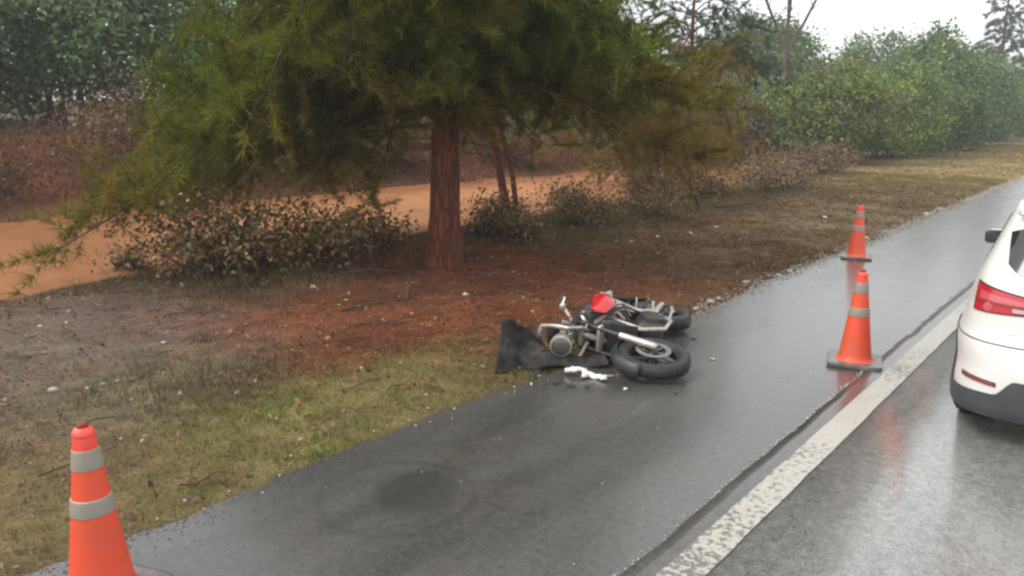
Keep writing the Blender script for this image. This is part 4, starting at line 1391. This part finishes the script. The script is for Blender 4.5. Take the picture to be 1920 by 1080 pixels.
part('radiator', MB().box((0, 0.375, 0.58), (0.26, 0.03, 0.24), Quaternion((1, 0, 0), R(-10))), 'engine')
ex_ = part('exhaust_pipe', MB().tube([(0.04, 0.28, 0.55), (0.06, 0.40, 0.48), (0.08, 0.41, 0.34), (0.11, 0.28, 0.20), (0.13, 0.0, 0.17), (0.14, -0.25, 0.24), (0.145, -0.40, 0.32)], 0.021, 12), 'chrome')
part('muffler', MB().tube([(0.145, -0.36, 0.30), (0.15, -0.40, 0.325), (0.155, -0.74, 0.46), (0.155, -0.79, 0.48)], [0.03, 0.05, 0.052, 0.035], 16), 'silver')
sa_ = MB()
for s in (-1, 1):
    sa_.tube([(s * 0.10, -0.17, 0.36), (s * 0.105, -0.45, 0.34), (s * 0.105, -0.74, 0.30)], [0.032, 0.030, 0.024], 10)
sa_.tube([(-0.10, -0.27, 0.355), (0.10, -0.27, 0.355)], 0.03, 10)
part('swingarm', sa_, 'silver')
sh = MB().tube([(0, -0.26, 0.38), (0, -0.16, 0.66)], 0.018, 10)
for k in range(7):
    sh.torus((0, -0.25 + 0.012 * k, 0.42 + 0.030 * k), (0, 0.35, 1), 0.038, 0.006, 0.006, 18, 6)
part('shock_absorber', sh, 'white_plastic')
ch = MB()
for s in (0.035, -0.035):
    ch.tube([(-0.085, -0.12, 0.38 + s), (-0.085, -0.40, 0.34 + s * 1.4), (-0.085, -0.68, 0.30 + s * 2.4)], 0.009, 5)
ch.torus((-0.085, -0.68, 0.30), (1, 0, 0), 0.085, 0.006, 0.010, 28, 6)
part('chain', ch, 'engine')
for s in (-1, 1):
    part('foot_peg', MB().tube([(s * 0.12, -0.14, 0.36), (s * 0.17, -0.15, 0.37), (s * (0.25 if s < 0 else 0.19), -0.18, 0.38)], [0.012, 0.013, 0.013], 8), 'silver')
part('gear_lever', MB().tube([(-0.16, -0.06, 0.31), (-0.175, 0.07, 0.30), (-0.21, 0.08, 0.30)], 0.008, 6), 'silver')
part('side_stand', MB().tube([(-0.12, -0.10, 0.22), (-0.16, -0.30, 0.20), (-0.17, -0.40, 0.21)], [0.013, 0.012, 0.014], 8), 'silver')


# tank, seat, tail
def tank(u, v):
    a = 2 * math.pi * u
    t = -1 + 2 * v
    yy = 0.05 + 0.25 * t
    cs = max(0.0, 1 - abs(t) ** 3.2) ** 0.5
    wd_ = 0.205 * cs * (1 + 0.18 * t)
    top = 0.135 * cs * (1 + 0.15 * t)
    sp = lambda q, e: math.copysign(abs(q) ** e, q)
    zz = 0.865 + 0.035 * t + (top if math.sin(a) > 0 else 0.10 * cs) * sp(math.sin(a), 0.75)
    return Vector((wd_ * sp(math.cos(a), 0.8), yy, zz))


tk = part('fuel_tank', MB().grid(tank, 28, 20), 'gunmetal', angle=70)
MB().lathe([(0.036, 0), (0.036, 0.008), (0.028, 0.012), (0.001, 0.012)], (0, 0.10, 1.005), (0, 0.1, 1), 20).build('filler_cap', M['chrome'], tk)
for s in (-1, 1):
    def shroud(u, v, s=s):
        yy = -0.16 + 0.50 * u
        return Vector((s * (0.19 + 0.10 * math.sin(math.pi * u) * (0.55 + 0.45 * math.sin(math.pi * v))), yy, 0.93 - 0.05 * u - (0.10 + 0.11 * math.sin(2.9 * u)) * v))
    part('tank_shroud', MB().grid(shroud, 14, 8), 'red', solid=0.010)


def seat(u, v):
    a = 2 * math.pi * u
    yy = 0.00 - 0.66 * v
    zc = 0.775 + (0.015 if v < 0.5 else 0.015 + 0.10 * min(1, (v - 0.5) * 3.2)) + 0.03 * (1 - v) ** 4
    k = max(0.0, 1 - abs(2 * v - 1) ** 7) ** 0.5
    wd_ = (0.085 + 0.055 * math.sin(math.pi * min(1, v * 1.5))) * k
    sp = lambda q, e: math.copysign(abs(q) ** e, q)
    return Vector((wd_ * sp(math.cos(a), 0.7), yy, zc + 0.038 * k * sp(math.sin(a), 0.7)))


part('seat', MB().grid(seat, 20, 22), 'seat', angle=70)
for s in (-1, 1):
    def tailp(u, v, s=s):
        return Vector((s * (0.145 - 0.06 * u), -0.18 - 0.66 * u, 0.80 + 0.12 * u - (0.13 - 0.07 * u) * v))
    part('tail_panel', MB().grid(tailp, 10, 5), 'white_plastic', solid=0.008)
    def sidep(u, v, s=s):
        return Vector((s * (0.15 - 0.01 * u), -0.02 - 0.22 * u, 0.72 - (0.20 - 0.08 * u) * v))
    part('side_panel', MB().grid(sidep, 6, 6), 'blackp', solid=0.006)
part('tail_light', MB().rbox((0, -0.86, 0.88), (0.13, 0.05, 0.06), 4), 'tail')
part('rear_fender', MB().grid(lambda u, v: fender(u, v, (0, -0.68, 0.30), 0.36, 0.085, 40, 150), 18, 8), 'blackp', solid=0.004)
part('plate_bracket', MB().grid(lambda u, v: Vector((0.07 * (2 * v - 1), -0.84 - 0.14 * u, 0.84 - 0.26 * u)), 6, 4), 'blackp', solid=0.006)


rc = random.Random(19)
for k in range(9):
    p0 = Vector((rc.uniform(-.08, .08), rc.uniform(.30, .45), rc.uniform(.80, .95)))
    p1 = Vector((rc.uniform(-.22, .10), rc.uniform(.40, .64), rc.uniform(.95, 1.14)))
    md_ = (p0 + p1) / 2 + Vector((rc.uniform(-.18, -.05), rc.uniform(-.05, .1), rc.uniform(-.08, .08)))
    part('cable', MB().tube([p0, p0.lerp(md_, .6), md_, md_.lerp(p1, .5) + Vector((-.02, 0, 0)), p1], 0.006, 6), 'rubber')
for k in range(7):
    p0 = Vector((-.14, rc.uniform(-.2, .25), rc.uniform(.45, .60)))
    p1 = Vector((-.15, rc.uniform(-.1, .38), rc.uniform(.62, .80)))
    part('hose', MB().tube([p0, (p0 + p1) / 2 + Vector((-.05, rc.uniform(-.05, .05), 0)), p1], 0.010, 6), ['rubber', 'engine', 'silver'][k % 3])
for k in range(9):
    c = Vector((rc.uniform(-.20, .02), rc.uniform(.42, .68), rc.uniform(.86, 1.18)))
    qd = Quaternion(Vector((rc.gauss(0, 1), rc.gauss(0, 1), rc.gauss(0, 1))).normalized(), rc.uniform(0, 3))
    part('broken_bracket', MB().rbox(c, (rc.uniform(.06, .17), rc.uniform(.025, .05), rc.uniform(.008, .02)), 5, qd, 12, 6), ['silver', 'blackp', 'silver', 'white_plastic', 'blackp'][k % 5])
for k in range(6):
    c = Vector((rc.uniform(-.20, -.12), rc.uniform(-.30, .15), rc.uniform(.50, .80)))
    qd = Quaternion(Vector((rc.gauss(0, 1), rc.gauss(0, 1), rc.gauss(0, 1))).normalized(), rc.uniform(0, 3))
    part('torn_cover', MB().rbox(c, (rc.uniform(.05, .14), rc.uniform(.03, .08), .01), 5, qd, 12, 6), ['blackp', 'silver', 'white_plastic'][k % 3])
part('air_box', MB().rbox((0, -0.08, 0.64), (0.24, 0.22, 0.16), 4), 'blackp')
part('battery_cover', MB().rbox((-0.02, -0.24, 0.62), (0.20, 0.16, 0.18), 5), 'blackp')
part('oil_tank', MB().rbox((-0.06, 0.33, 0.70), (0.16, 0.10, 0.18), 4), 'engine')

# loose wreckage beside the bike
def fair(u, v):
    jag = 0.045 * float(fbm(u * 3, v * 0 + 4.2, 0.35, 3, 141)) + 0.03 * float(fbm(u * 3, v * 0 + 8.2, 0.1, 2, 143))
    jr = 0.06 * float(fbm(v * 2, 3.3, 0.4, 3, 147)) * u
    return Vector((0.36 * (u - 0.5) * (1 - 0.10 * v) + jr, 0.06 * math.sin(math.pi * u) + 0.07 * math.sin(2.2 * v) + 0.03 * math.tanh(14 * (u - 0.45)) + 0.025 * math.tanh(12 * (v - 0.55)) + 0.03 * float(fbm(u * 2, v * 2, 0.7, 2, 145)), (0.40 - 0.10 * u * u + jag) * v))


fp = MB().grid(fair, 26, 18).build('broken_fairing', M['mattp'], None, solid=0.012)
fp.location = (-3.58, 4.40, -0.035)
fp.rotation_euler = (R(-8), R(4), R(36))
tag(fp, 'black broken fairing panel propped upright at the left end of the wreck', 'fairing')


def shard(name, loc, rz, size, label, mat, seed, cat, group=None, tilt=(0, 0), bend=0.3, th=0.006):
    rd = random.Random(seed)
    k = 9
    pts = []
    for i in range(k):
        a = 2 * math.pi * i / k
        r = rd.uniform(0.55, 1.05)
        pts.append((math.cos(a) * size[0] / 2 * r, math.sin(a) * size[1] / 2 * r))
    mb = MB()
    vs_ = [(0, 0, bend * size[1] * 0.5)] + [(x * 0.55, y * 0.55, bend * size[1] * 0.32 + rd.uniform(-.003, .003)) for x, y in pts] + [(x, y, rd.uniform(0, 0.1) * size[1]) for x, y in pts]
    fs = [(0, 1 + i, 1 + (i + 1) % k) for i in range(k)] + [(1 + i, 1 + k + i, 1 + k + (i + 1) % k, 1 + (i + 1) % k) for i in range(k)]
    o = mb.add(vs_, fs).build(name, M[mat], None, smooth=False, solid=th)
    o.location = loc
    o.rotation_euler = (R(tilt[0]), R(tilt[1]), rz)
    tag(o, label, cat, group)
    return o


def belly(u, v):
    return Vector((0.56 * (u - 0.5) + 0.05 * float(fbm(v * 3, 1.1, 0.5, 2, 151)), 0.30 * (v - 0.5) * (1 - 0.45 * u) + 0.05 * float(fbm(u * 3, 2.1, 0.4, 2, 153)), 0.015 + 0.085 * math.sin(math.pi * v) * (1 - 0.3 * u) + 0.02 * math.sin(7 * u)))


o = MB().grid(belly, 16, 12).build('belly_pan', M['mattp'], None, solid=0.008)
o.location = (-3.34, 4.78, 0.0); o.rotation_euler = (0, 0, R(40))
tag(o, 'dark belly pan torn off and lying between the headlamp and the white cowling', 'debris')


# torn white cowling lying in front of the wreck
def cowl(u, v):
    n1 = float(fbm(u * 4, 0.7, 0.45, 3, 161)); n2 = float(fbm(u * 4, 5.7, 0.3, 3, 163))
    wd = 0.085 * (1.4 - abs(2 * u - 1)) * (0.75 + 1.1 * (n1 if v > 0.5 else n2))
    return Vector((0.34 * (u - 0.5) + 0.02 * n2 * (2 * v - 1), wd * (v - 0.5) + 0.06 * math.sin(4.5 * u) * (u - 0.3), 0.03 * math.sin(math.pi * v) + 0.018 * math.sin(6 * u) + 0.02 * n1 + 0.016))


o = MB().grid(cowl, 30, 6).build('white_cowling', M['white_plastic'], None, solid=0.005)
o.location = (-3.09, 4.60, 0.005); o.rotation_euler = (0, 0, R(18))
tag(o, 'torn white plastic cowling lying on the asphalt in front of the wreck', 'debris')
for i, (x, y, s_, mt, lab) in enumerate([
        (-3.50, 4.78, 0.10, 'white_plastic', 'small silver white bit beside the foot of the black fairing'),
        (-2.95, 4.72, 0.07, 'silver', 'silver fragment between the white cowling and the near wheel'),
        (-2.72, 4.55, 0.05, 'white_plastic', 'tiny white chip in front of the near wheel'),
        (-2.40, 4.70, 0.045, 'blackp', 'tiny dark chip right of the near wheel'),
        (-2.55, 5.60, 0.06, 'silver', 'small silver chip on the road side of the wreck'),
        (-2.95, 6.05, 0.07, 'blackp', 'dark chip beside the rear wheel on the road side'),
        (-3.30, 4.20, 0.035, 'white_plastic', 'tiny white chip nearest the camera below the wreck')]):
    shard('wreck_chip', (x, y, 0.006), R(50 * i), (s_, s_ * 0.6), lab, mt, 90 + i, 'debris', 'chips scattered round the wreck')
shard('plastic_shard', (-3.20, 4.70, 0.006), R(60), (0.13, 0.07), 'small white shard touching the left end of the torn cowling', 'white_plastic', 71, 'debris')
for i, (x, y, a, sx_, lab) in enumerate([
        (-3.06, 4.36, 20, 0.10, 'black plastic fragment nearest the camera before the wreck'),
        (-3.17, 4.33, 80, 0.06, 'tiny black fragment left of the nearest one'),
        (-2.96, 4.42, 130, 0.07, 'small black fragment right of the nearest one'),
        (-3.42, 4.40, 45, 0.12, 'flat black fragment near the foot of the black fairing')]):
    shard('plastic_fragment', (x, y, 0.004), R(a), (sx_, sx_ * 0.6), lab, 'blackp', 80 + i, 'debris', 'black fragments on the asphalt')

# ------------------------------------------------------------------ white car
KEY = [  # z, rear y, front y, half width, corner exponent
    (0.175, 0.05, 3.84, 0.838, 6.0), (0.23, 0.02, 3.92, 0.846, 5.8), (0.34, 0.008, 3.96, 0.845, 5.6), (0.45, 0.0, 3.98, 0.846, 5.2), (0.55, 0.01, 3.97, 0.850, 5.4), (0.60, 0.030, 3.95, 0.850, 5.6),
    (0.66, 0.052, 3.90, 0.832, 5.8), (0.75, 0.060, 3.84, 0.812, 6.0), (0.85, 0.070, 3.70, 0.790, 6.0), (0.93, 0.085, 3.30, 0.768, 6.0), (1.00, 0.120, 2.98, 0.742, 6.0),
    (1.10, 0.185, 2.80, 0.705, 6.0), (1.20, 0.260, 2.62, 0.672, 6.0), (1.28, 0.315, 2.45, 0.645, 6.0), (1.33, 0.315, 2.32, 0.625, 5.6), (1.38, 0.36, 2.20, 0.610, 5.2), (1.43, 0.46, 2.05, 0.555, 4.6), (1.47, 0.66, 1.85, 0.45, 4.0), (1.49, 0.95, 1.60, 0.28, 3.2), (1.495, 1.25, 1.35, 0.05, 3.0)]
KZ = np.array([k[0] for k in KEY])


def cs(z):
    return [float(np.interp(z, KZ, [k[i] for k in KEY])) for i in (1, 2, 3, 4)]


CAR = empty('car', (-0.035, 4.97, 0.015))
tag(CAR, 'white hatchback waiting in the lane at the right edge', 'car')


def spw(a, e):
    return math.copysign(abs(a) ** e, a)


NS = 112
zs = []
for a, b in zip(KZ[:-1], KZ[1:]):
    k = max(1, int((b - a) / 0.03))
    zs += [a + (b - a) * i / k for i in range(k)]
zs.append(KZ[-1])
vs_ = []
for z in zs:
    yr, yf, hw, ne = cs(z)
    for i in range(NS):
        th = 2 * math.pi * (i + 0.5) / NS
        vs_.append((hw * spw(math.cos(th), 2 / ne), (yr + yf) / 2 + (yf - yr) / 2 * spw(math.sin(th), 2 / ne), z))
fs = [(j * NS + i, j * NS + (i + 1) % NS, (j + 1) * NS + (i + 1) % NS, (j + 1) * NS + i) for j in range(len(zs) - 1) for i in range(NS)]
fs.append(tuple(range(NS - 1, -1, -1)))
fs.append(tuple((len(zs) - 1) * NS + i for i in range(NS)))
body = MB().add(vs_, fs).build('body', M['car'], CAR, angle=50)


def rear_pt(sx, z, o=0.004):
    """sx in -1..1 across the tail (wraps round the corners)"""
    yr, yf, hw, ne = cs(z)
    s = max(-0.9999, min(0.9999, sx))
    y = (yr + yf) / 2 - (yf - yr) / 2 * (1 - abs(s) ** ne) ** (1 / ne)
    return Vector((hw * s * (1 + o * 1.2), y - o, z))


def side_pt(sd_, y, z, o=0.004):
    yr, yf, hw, ne = cs(z)
    t = (y - (yr + yf) / 2) / ((yf - yr) / 2)
    t = max(-0.999, min(0.999, t))
    return Vector((sd_ * (hw * (1 - abs(t) ** ne) ** (1 / ne) + o), y, z))


def patch(name, mat, corners, fn, nu=20, nv=10, o=0.004, parent=CAR, bow=0.0, rnd=0.0):
    (a, b, c, d) = corners            # bottom-left, bottom-right, top-right, top-left in (s, z)
    def f(u, v):
        uu, vv = u, v
        s = (a[0] * (1 - uu) + b[0] * uu) * (1 - vv) + (d[0] * (1 - uu) + c[0] * uu) * vv
        z = (a[1] * (1 - uu) + b[1] * uu) * (1 - vv) + (d[1] * (1 - uu) + c[1] * uu) * vv
        z += bow * math.sin(math.pi * uu) * (2 * vv - 1)
        return fn(s, z, o)
    return MB().grid(f, nu, nv).build(name, M[mat], parent, angle=50)


# dark lower bumper with a raised middle
def low_b(u, v):
    s = -0.9995 + 1.999 * u
    k = float(sstep(0.62, 0.50, abs(s)))
    zt = 0.325 + 0.10 * k - 0.02 * float(sstep(0.62, 0.95, abs(s)))
    return rear_pt(s, 0.177 + (zt - 0.177) * v, 0.006)


lb = MB().grid(low_b, 70, 8).build('lower_bumper', M['car_grey'], CAR, angle=50)
MB().grid(lambda u, v: rear_pt(-0.9985 + 1.997 * u, 0.610 + 0.006 * v, 0.0035), 60, 1).build('bumper_gap', M['rubber'], CAR)
for s in (-1, 1):
    # the side sill under the doors
    MB().grid(lambda u, v, s=s: side_pt(s, 0.35 + 3.2 * u, 0.18 + 0.12 * v, 0.006), 30, 4).build('side_sill', M['car_grey'], CAR)
    tl = patch('tail_light', 'tail', ((s * 0.855, 0.780), (s * 0.44, 0.806), (s * 0.40, 0.872), (s * 0.900, 0.932)), rear_pt, 24, 10, 0.010)
    patch('light_strip', 'tail_pale', ((s * 0.835, 0.85), (s * 0.46, 0.842), (s * 0.45, 0.862), (s * 0.85, 0.898)), rear_pt, 16, 4, 0.015, tl)
    patch('light_rim', 'rubber', ((s * 0.867, 0.773), (s * 0.43, 0.799), (s * 0.39, 0.880), (s * 0.912, 0.941)), rear_pt, 24, 10, 0.006, tl)
    patch('lamp_divider', 'tail_dark', ((s * 0.865, 0.836), (s * 0.45, 0.832), (s * 0.45, 0.840), (s * 0.875, 0.846)), rear_pt, 16, 1, 0.017, tl)
    patch('reverse_lamp', 'lens_pale', ((s * 0.60, 0.806), (s * 0.47, 0.810), (s * 0.46, 0.828), (s * 0.61, 0.829)), rear_pt, 8, 3, 0.016, tl)
    MB().lathe([(0.028, 0), (0.024, 0.006), (0.001, 0.008)], rear_pt(s * 0.76, 0.813, 0.012), (0, -1, 0), 20).build('lamp_bulb', M['tail_pale'], tl)
    rf = patch('reflector', 'tail_dark', ((s * 0.83, 0.384), (s * 0.62, 0.376), (s * 0.62, 0.392), (s * 0.83, 0.402)), rear_pt, 14, 3, 0.009)
    patch('reflector_recess', 'rubber', ((s * 0.84, 0.379), (s * 0.61, 0.371), (s * 0.61, 0.397), (s * 0.84, 0.407)), rear_pt, 14, 3, 0.006, rf)
    for (y0, y1, yt0, yt1) in ((0.62, 1.02, 0.72, 1.04), (1.08, 1.78, 1.10, 1.74), (1.84, 2.62, 1.80, 2.30)):
        patch('side_window', 'glass', ((y0, 0.985), (y1, 0.965), (yt1, 1.30), (yt0, 1.30)), lambda a, z, o, s=s: side_pt(s, a, z, o), 12, 8, 0.005)
    hd = side_pt(s, 1.25, 0.82, 0.02)
    MB().rbox(hd, (0.03, 0.17, 0.03), 3).build('door_handle', M['car'], CAR)
    # mirror
    mr_ = MB().rbox((s * 0.885, 2.18, 0.955), (0.165, 0.12, 0.13), 3, Quaternion((0, 0, 1), R(-12 * s))).build('mirror', M['car'], CAR)
    MB().rbox((s * 0.885, 2.120, 0.968), (0.150, 0.03, 0.105), 4, Quaternion((0, 0, 1), R(-12 * s))).build('mirror_glass', M['glass'], mr_)
    MB().tube([(s * 0.76, 2.25, 0.97), (s * 0.85, 2.20, 0.94)], [0.03, 0.022], 8).build('mirror_arm', M['rubber'], mr_)
    for yy in (0.66, 3.22):
        c = Vector((s * 0.695, yy, 0.29))
        wv = MB().lathe([(0.19, -0.06), (0.185, 0.06), (0.17, 0.075), (0.05, 0.06), (0.001, 0.062)], c, (s, 0, 0), 32, cap=False).build('wheel', M['silver'], CAR)
        MB().lathe([(0.185, -0.09), (0.26, -0.095), (0.285, -0.075), (0.292, -0.03), (0.292, 0.03), (0.285, 0.075), (0.26, 0.095), (0.185, 0.09)], c, (s, 0, 0), 40, cap=False).build('tyre', M['tyre'], wv)
        # wheel arch opening
        def arch(u, v, s=s, yy=yy):
            a = math.pi * u
            r = 0.30 + 0.045 * v
            p = side_pt(s, yy + math.cos(a) * r, 0.29 + math.sin(a) * r, 0.007)
            return p
        MB().grid(arch, 24, 3).build('wheel_arch', M['car_grey'], CAR)
        MB().grid(lambda u, v, s=s, yy=yy: side_pt(s, yy + math.cos(math.pi * u) * 0.30 * v, max(0.18, 0.29 + math.sin(math.pi * u) * 0.30 * v), 0.0045), 20, 5).build('wheel_well', M['rubber'], CAR)


# rear window with rounded corners
def rwin(u, v):
    e = 7.0
    a = 2 * u - 1
    s = a * (0.77 + 0.10 * v)
    zlo = 1.010 - 0.015 * (1 - a * a) + 0.05 * max(0, abs(a) - 0.86) / 0.14
    zhi = 1.275 - 0.05 * (max(0, abs(a) - 0.72) / 0.28) ** 1.6
    return rear_pt(s, zlo + (zhi - zlo) * v, 0.005)


MB().grid(rwin, 48, 10).build('rear_window', M['glass'], CAR, angle=60)
MB().grid(lambda u, v: rear_pt(-0.86 + 1.72 * u, 1.325 + 0.03 * v, 0.03 + 0.03 * (1 - abs(2 * u - 1) ** 4)), 30, 3).build('roof_spoiler', M['car'], CAR, solid=0.02)
# number plate recess in the tailgate (plate itself is outside the picture)
patch('plate_recess', 'car_grey', ((-0.33, 0.640), (0.33, 0.640), (0.31, 0.760), (-0.31, 0.760)), rear_pt, 14, 6, 0.005)
patch('licence_plate', 'white_plastic', ((-0.24, 0.650), (0.24, 0.650), (0.24, 0.745), (-0.24, 0.745)), rear_pt, 10, 4, 0.012)
MB().tube([rear_pt(-0.0 + 0.0, 0.80, 0.012) + Vector((0.05 * math.cos(a), 0, 0.032 * math.sin(a))) for a in np.linspace(0, 2 * math.pi, 25)], 0.006, 6, cap=False).build('emblem', M['chrome'], CAR)
# pressed crease in the tailgate
MB().tube([rear_pt(s, 0.70 - 0.10 * (abs(s) - 0.36) ** 2 * 4, 0.000) for s in np.linspace(-0.62, -0.36, 10)], 0.004, 5).build('tailgate_crease', M['car'], CAR)
windscreen = MB()
def front_pt(sx, z, o):
    yr, yf, hw, ne = cs(z)
    y = (yr + yf) / 2 + (yf - yr) / 2 * (1 - min(0.9999, abs(sx)) ** ne) ** (1 / ne)
    return Vector((hw * sx, y + o, z))
patch('windscreen', 'glass', ((-0.9, 1.02), (0.9, 1.02), (0.88, 1.36), (-0.88, 1.36)), front_pt, 24, 10, 0.005)
for s in (-1, 1):
    patch('headlight', 'lens', ((s * 0.95, 0.64), (s * 0.55, 0.62), (s * 0.55, 0.72), (s * 0.95, 0.78)), front_pt, 12, 6, 0.006)

# ------------------------------------------------------------------ stones, litter, fallen wood
def stone(loc, s, label, seed, mat='stone', name='stone', cat='stone', group=None):
    rd = random.Random(seed)
    v, f = [], []
    crumb(v, f, (0, 0, 0), s, rd)
    o = MB().add(v, f).build(name, M[mat], None, smooth=False)
    sub = o.modifiers.new('round', 'SUBSURF'); sub.levels = 1; sub.render_levels = 1
    o.location = (loc[0], loc[1], hz(loc[0], loc[1]) + s * 0.25 if loc[0] < -3.45 else s * 0.25)
    tag(o, label, cat, group)
    return o


stone((-5.83, 1.93), 0.045, 'pale stone at the left end of the small row of stones', 501)
for i, (x, y, s) in enumerate([(-5.72, 2.12, 0.028), (-5.70, 2.22, 0.03), (-5.66, 2.30, 0.022), (-5.60, 2.40, 0.028)]):
    stone((x, y), s, ['dull small stone next to the pale end stone', 'second dull stone of the small row on the left', 'smallest stone in the row of stones on the left', 'stone at the right end of the row of stones on the left'][i], 502 + i, group='row of stones on the left')
stone((-6.32, 2.98), 0.03, 'single pale pebble on the bare grey mud', 510)
stone((-8.2, 2.95), 0.035, 'single pale pebble near the orange track at far left', 511)
for i, (px, py, s, lab) in enumerate([
        (-3.47, 7.15, 0.055, 'pale rubble lump at the asphalt edge right of the rear wheel'),
        (-3.44, 7.42, 0.050, 'second pale lump up the asphalt edge from the wreck'),
        (-3.50, 7.75, 0.045, 'dull lump where the gravel edge leaves the wreck'),
        (-3.62, 8.75, 0.055, 'flat pale stone on the verge beyond the wreck'),
        (-3.46, 9.35, 0.07, 'long pale stone at the asphalt edge midway to the far cone'),
        (-3.46, 9.75, 0.06, 'pale stone just past the long one at the asphalt edge'),
        (-3.50, 10.2, 0.06, 'pale stone at the asphalt edge before the far cone'),
        (-3.55, 13.4, 0.06, 'pale stone right behind the far cone'),
        (-3.50, 14.3, 0.06, 'pale stone further past the far cone'),
        (-3.55, 17.6, 0.09, 'whitish stone beside the road well past the far cone'),
        (-3.55, 18.8, 0.08, 'whitish stone farthest up the road edge')]):
    stone((px, py), s, lab, 520 + i, mat='stone', group='pale stones along the asphalt edge')

# white scraps in the scrub, placed on the ground
for i, (x, y, s, lab) in enumerate([
        (-7.30, 5.23, 0.11, 'bright white scrap on the red needles left of the trunk'),
        (-7.12, 5.16, 0.05, 'small pink scrap just below the bright white scrap'),
        (-5.72, 6.10, 0.12, 'thin white strip of litter between the trunk and the wreck'),
        (-7.30, 11.20, 0.10, 'upper white scrap in the scrub right of the trunk'),
        (-6.45, 8.85, 0.08, 'lower white scrap in the scrub right of the trunk'),
        (-6.95, 7.95, 0.08, 'grey white scrap close to the foot of the trunk'),
        (-6.35, 10.2, 0.10, 'white scrap left of the trio in the scrub'),
        (-6.22, 10.45, 0.08, 'middle white scrap of the trio in the scrub'),
        (-6.10, 11.05, 0.10, 'white scrap right of the trio in the scrub'),
        (-5.95, 11.9, 0.09, 'white scrap below the scrub toward the crooked sapling'),
        (-5.85, 12.7, 0.09, 'white scrap nearest the foot of the crooked sapling'),
        (-4.9, 15.5, 0.14, 'cream scrap on the verge above the far cone')]):
    shard('litter_scrap', (x, y, hz(x, y) + 0.015), R(40 * i), (s, s * 0.62), lab, 'paper', 600 + i, 'litter', 'white litter on the verge', tilt=(20, 8), bend=0.5, th=0.004)
stone((-4.28, 2.90), 0.030, 'small orange red piece of debris in the green grass', 701, mat='redlit', name='red_debris', cat='debris')


def fallen(name, pts, r, label):
    rd = random.Random(len(label))
    root = empty(name, (pts[0][0], pts[0][1], hz(*pts[0][:2])))
    tag(root, label, 'branch')
    P = [Vector((p[0] - pts[0][0], p[1] - pts[0][1], p[2])) for p in pts]
    MB().tube(P, [r * (1 - 0.6 * i / (len(P) - 1)) for i in range(len(P))], 7).build('limb', M['twig'], root)
    for k in range(5):
        i = rd.randrange(1, len(P))
        e = P[i] + Vector((rd.gauss(0, .2), rd.gauss(0, .2), rd.uniform(0.05, 0.25)))
        MB().tube([P[i], P[i].lerp(e, 0.5) + Vector((0, 0, 0.03)), e], [r * .5, r * .35, r * .12], 5).build('twig', M['twig'], root)
    return root


fallen('fallen_branch', [(-7.0, 15.1, 0.04), (-6.7, 15.7, 0.08), (-6.45, 16.4, 0.14), (-6.3, 17.1, 0.22)], 0.035, 'dark fallen branch right of the crooked sapling')
fallen('fallen_branch', [(-7.45, 5.35, 0.02), (-7.50, 5.75, 0.06), (-7.35, 6.15, 0.07), (-7.1, 6.4, 0.03)], 0.022, 'arched dead branch on the needles left of the trunk')
fallen('fallen_branch', [(-6.1, 4.7, 0.02), (-6.05, 5.1, 0.03), (-5.95, 5.45, 0.02)], 0.02, 'short dead stick on the red needles in front of the trunk')
fallen('fallen_branch', [(-7.2, 12.3, 0.02), (-6.9, 12.9, 0.05), (-6.75, 13.5, 0.16)], 0.02, 'thin dead branch in the low scrub left of the sapling')

# ------------------------------------------------------------------ damp air
hm = bpy.data.materials.new('damp_haze')
hm.use_nodes = True
ht = hm.node_tree
ht.nodes.remove(ht.nodes['Principled BSDF'])
pv = ht.nodes.new('ShaderNodeVolumePrincipled')
pv.inputs['Color'].default_value = (0.92, 0.94, 0.95, 1)
pv.inputs['Density'].default_value = 0.0021
pv.inputs['Anisotropy'].default_value = 0.2
ht.links.new(pv.outputs[0], ht.nodes['Material Output'].inputs['Volume'])
hzb = MB().box((-100, 300, 10.5), (1300, 1300, 25)).build('haze', hm, None, smooth=False)
tag(hzb, 'thin damp haze in the air over the whole place', 'haze', kind='stuff')
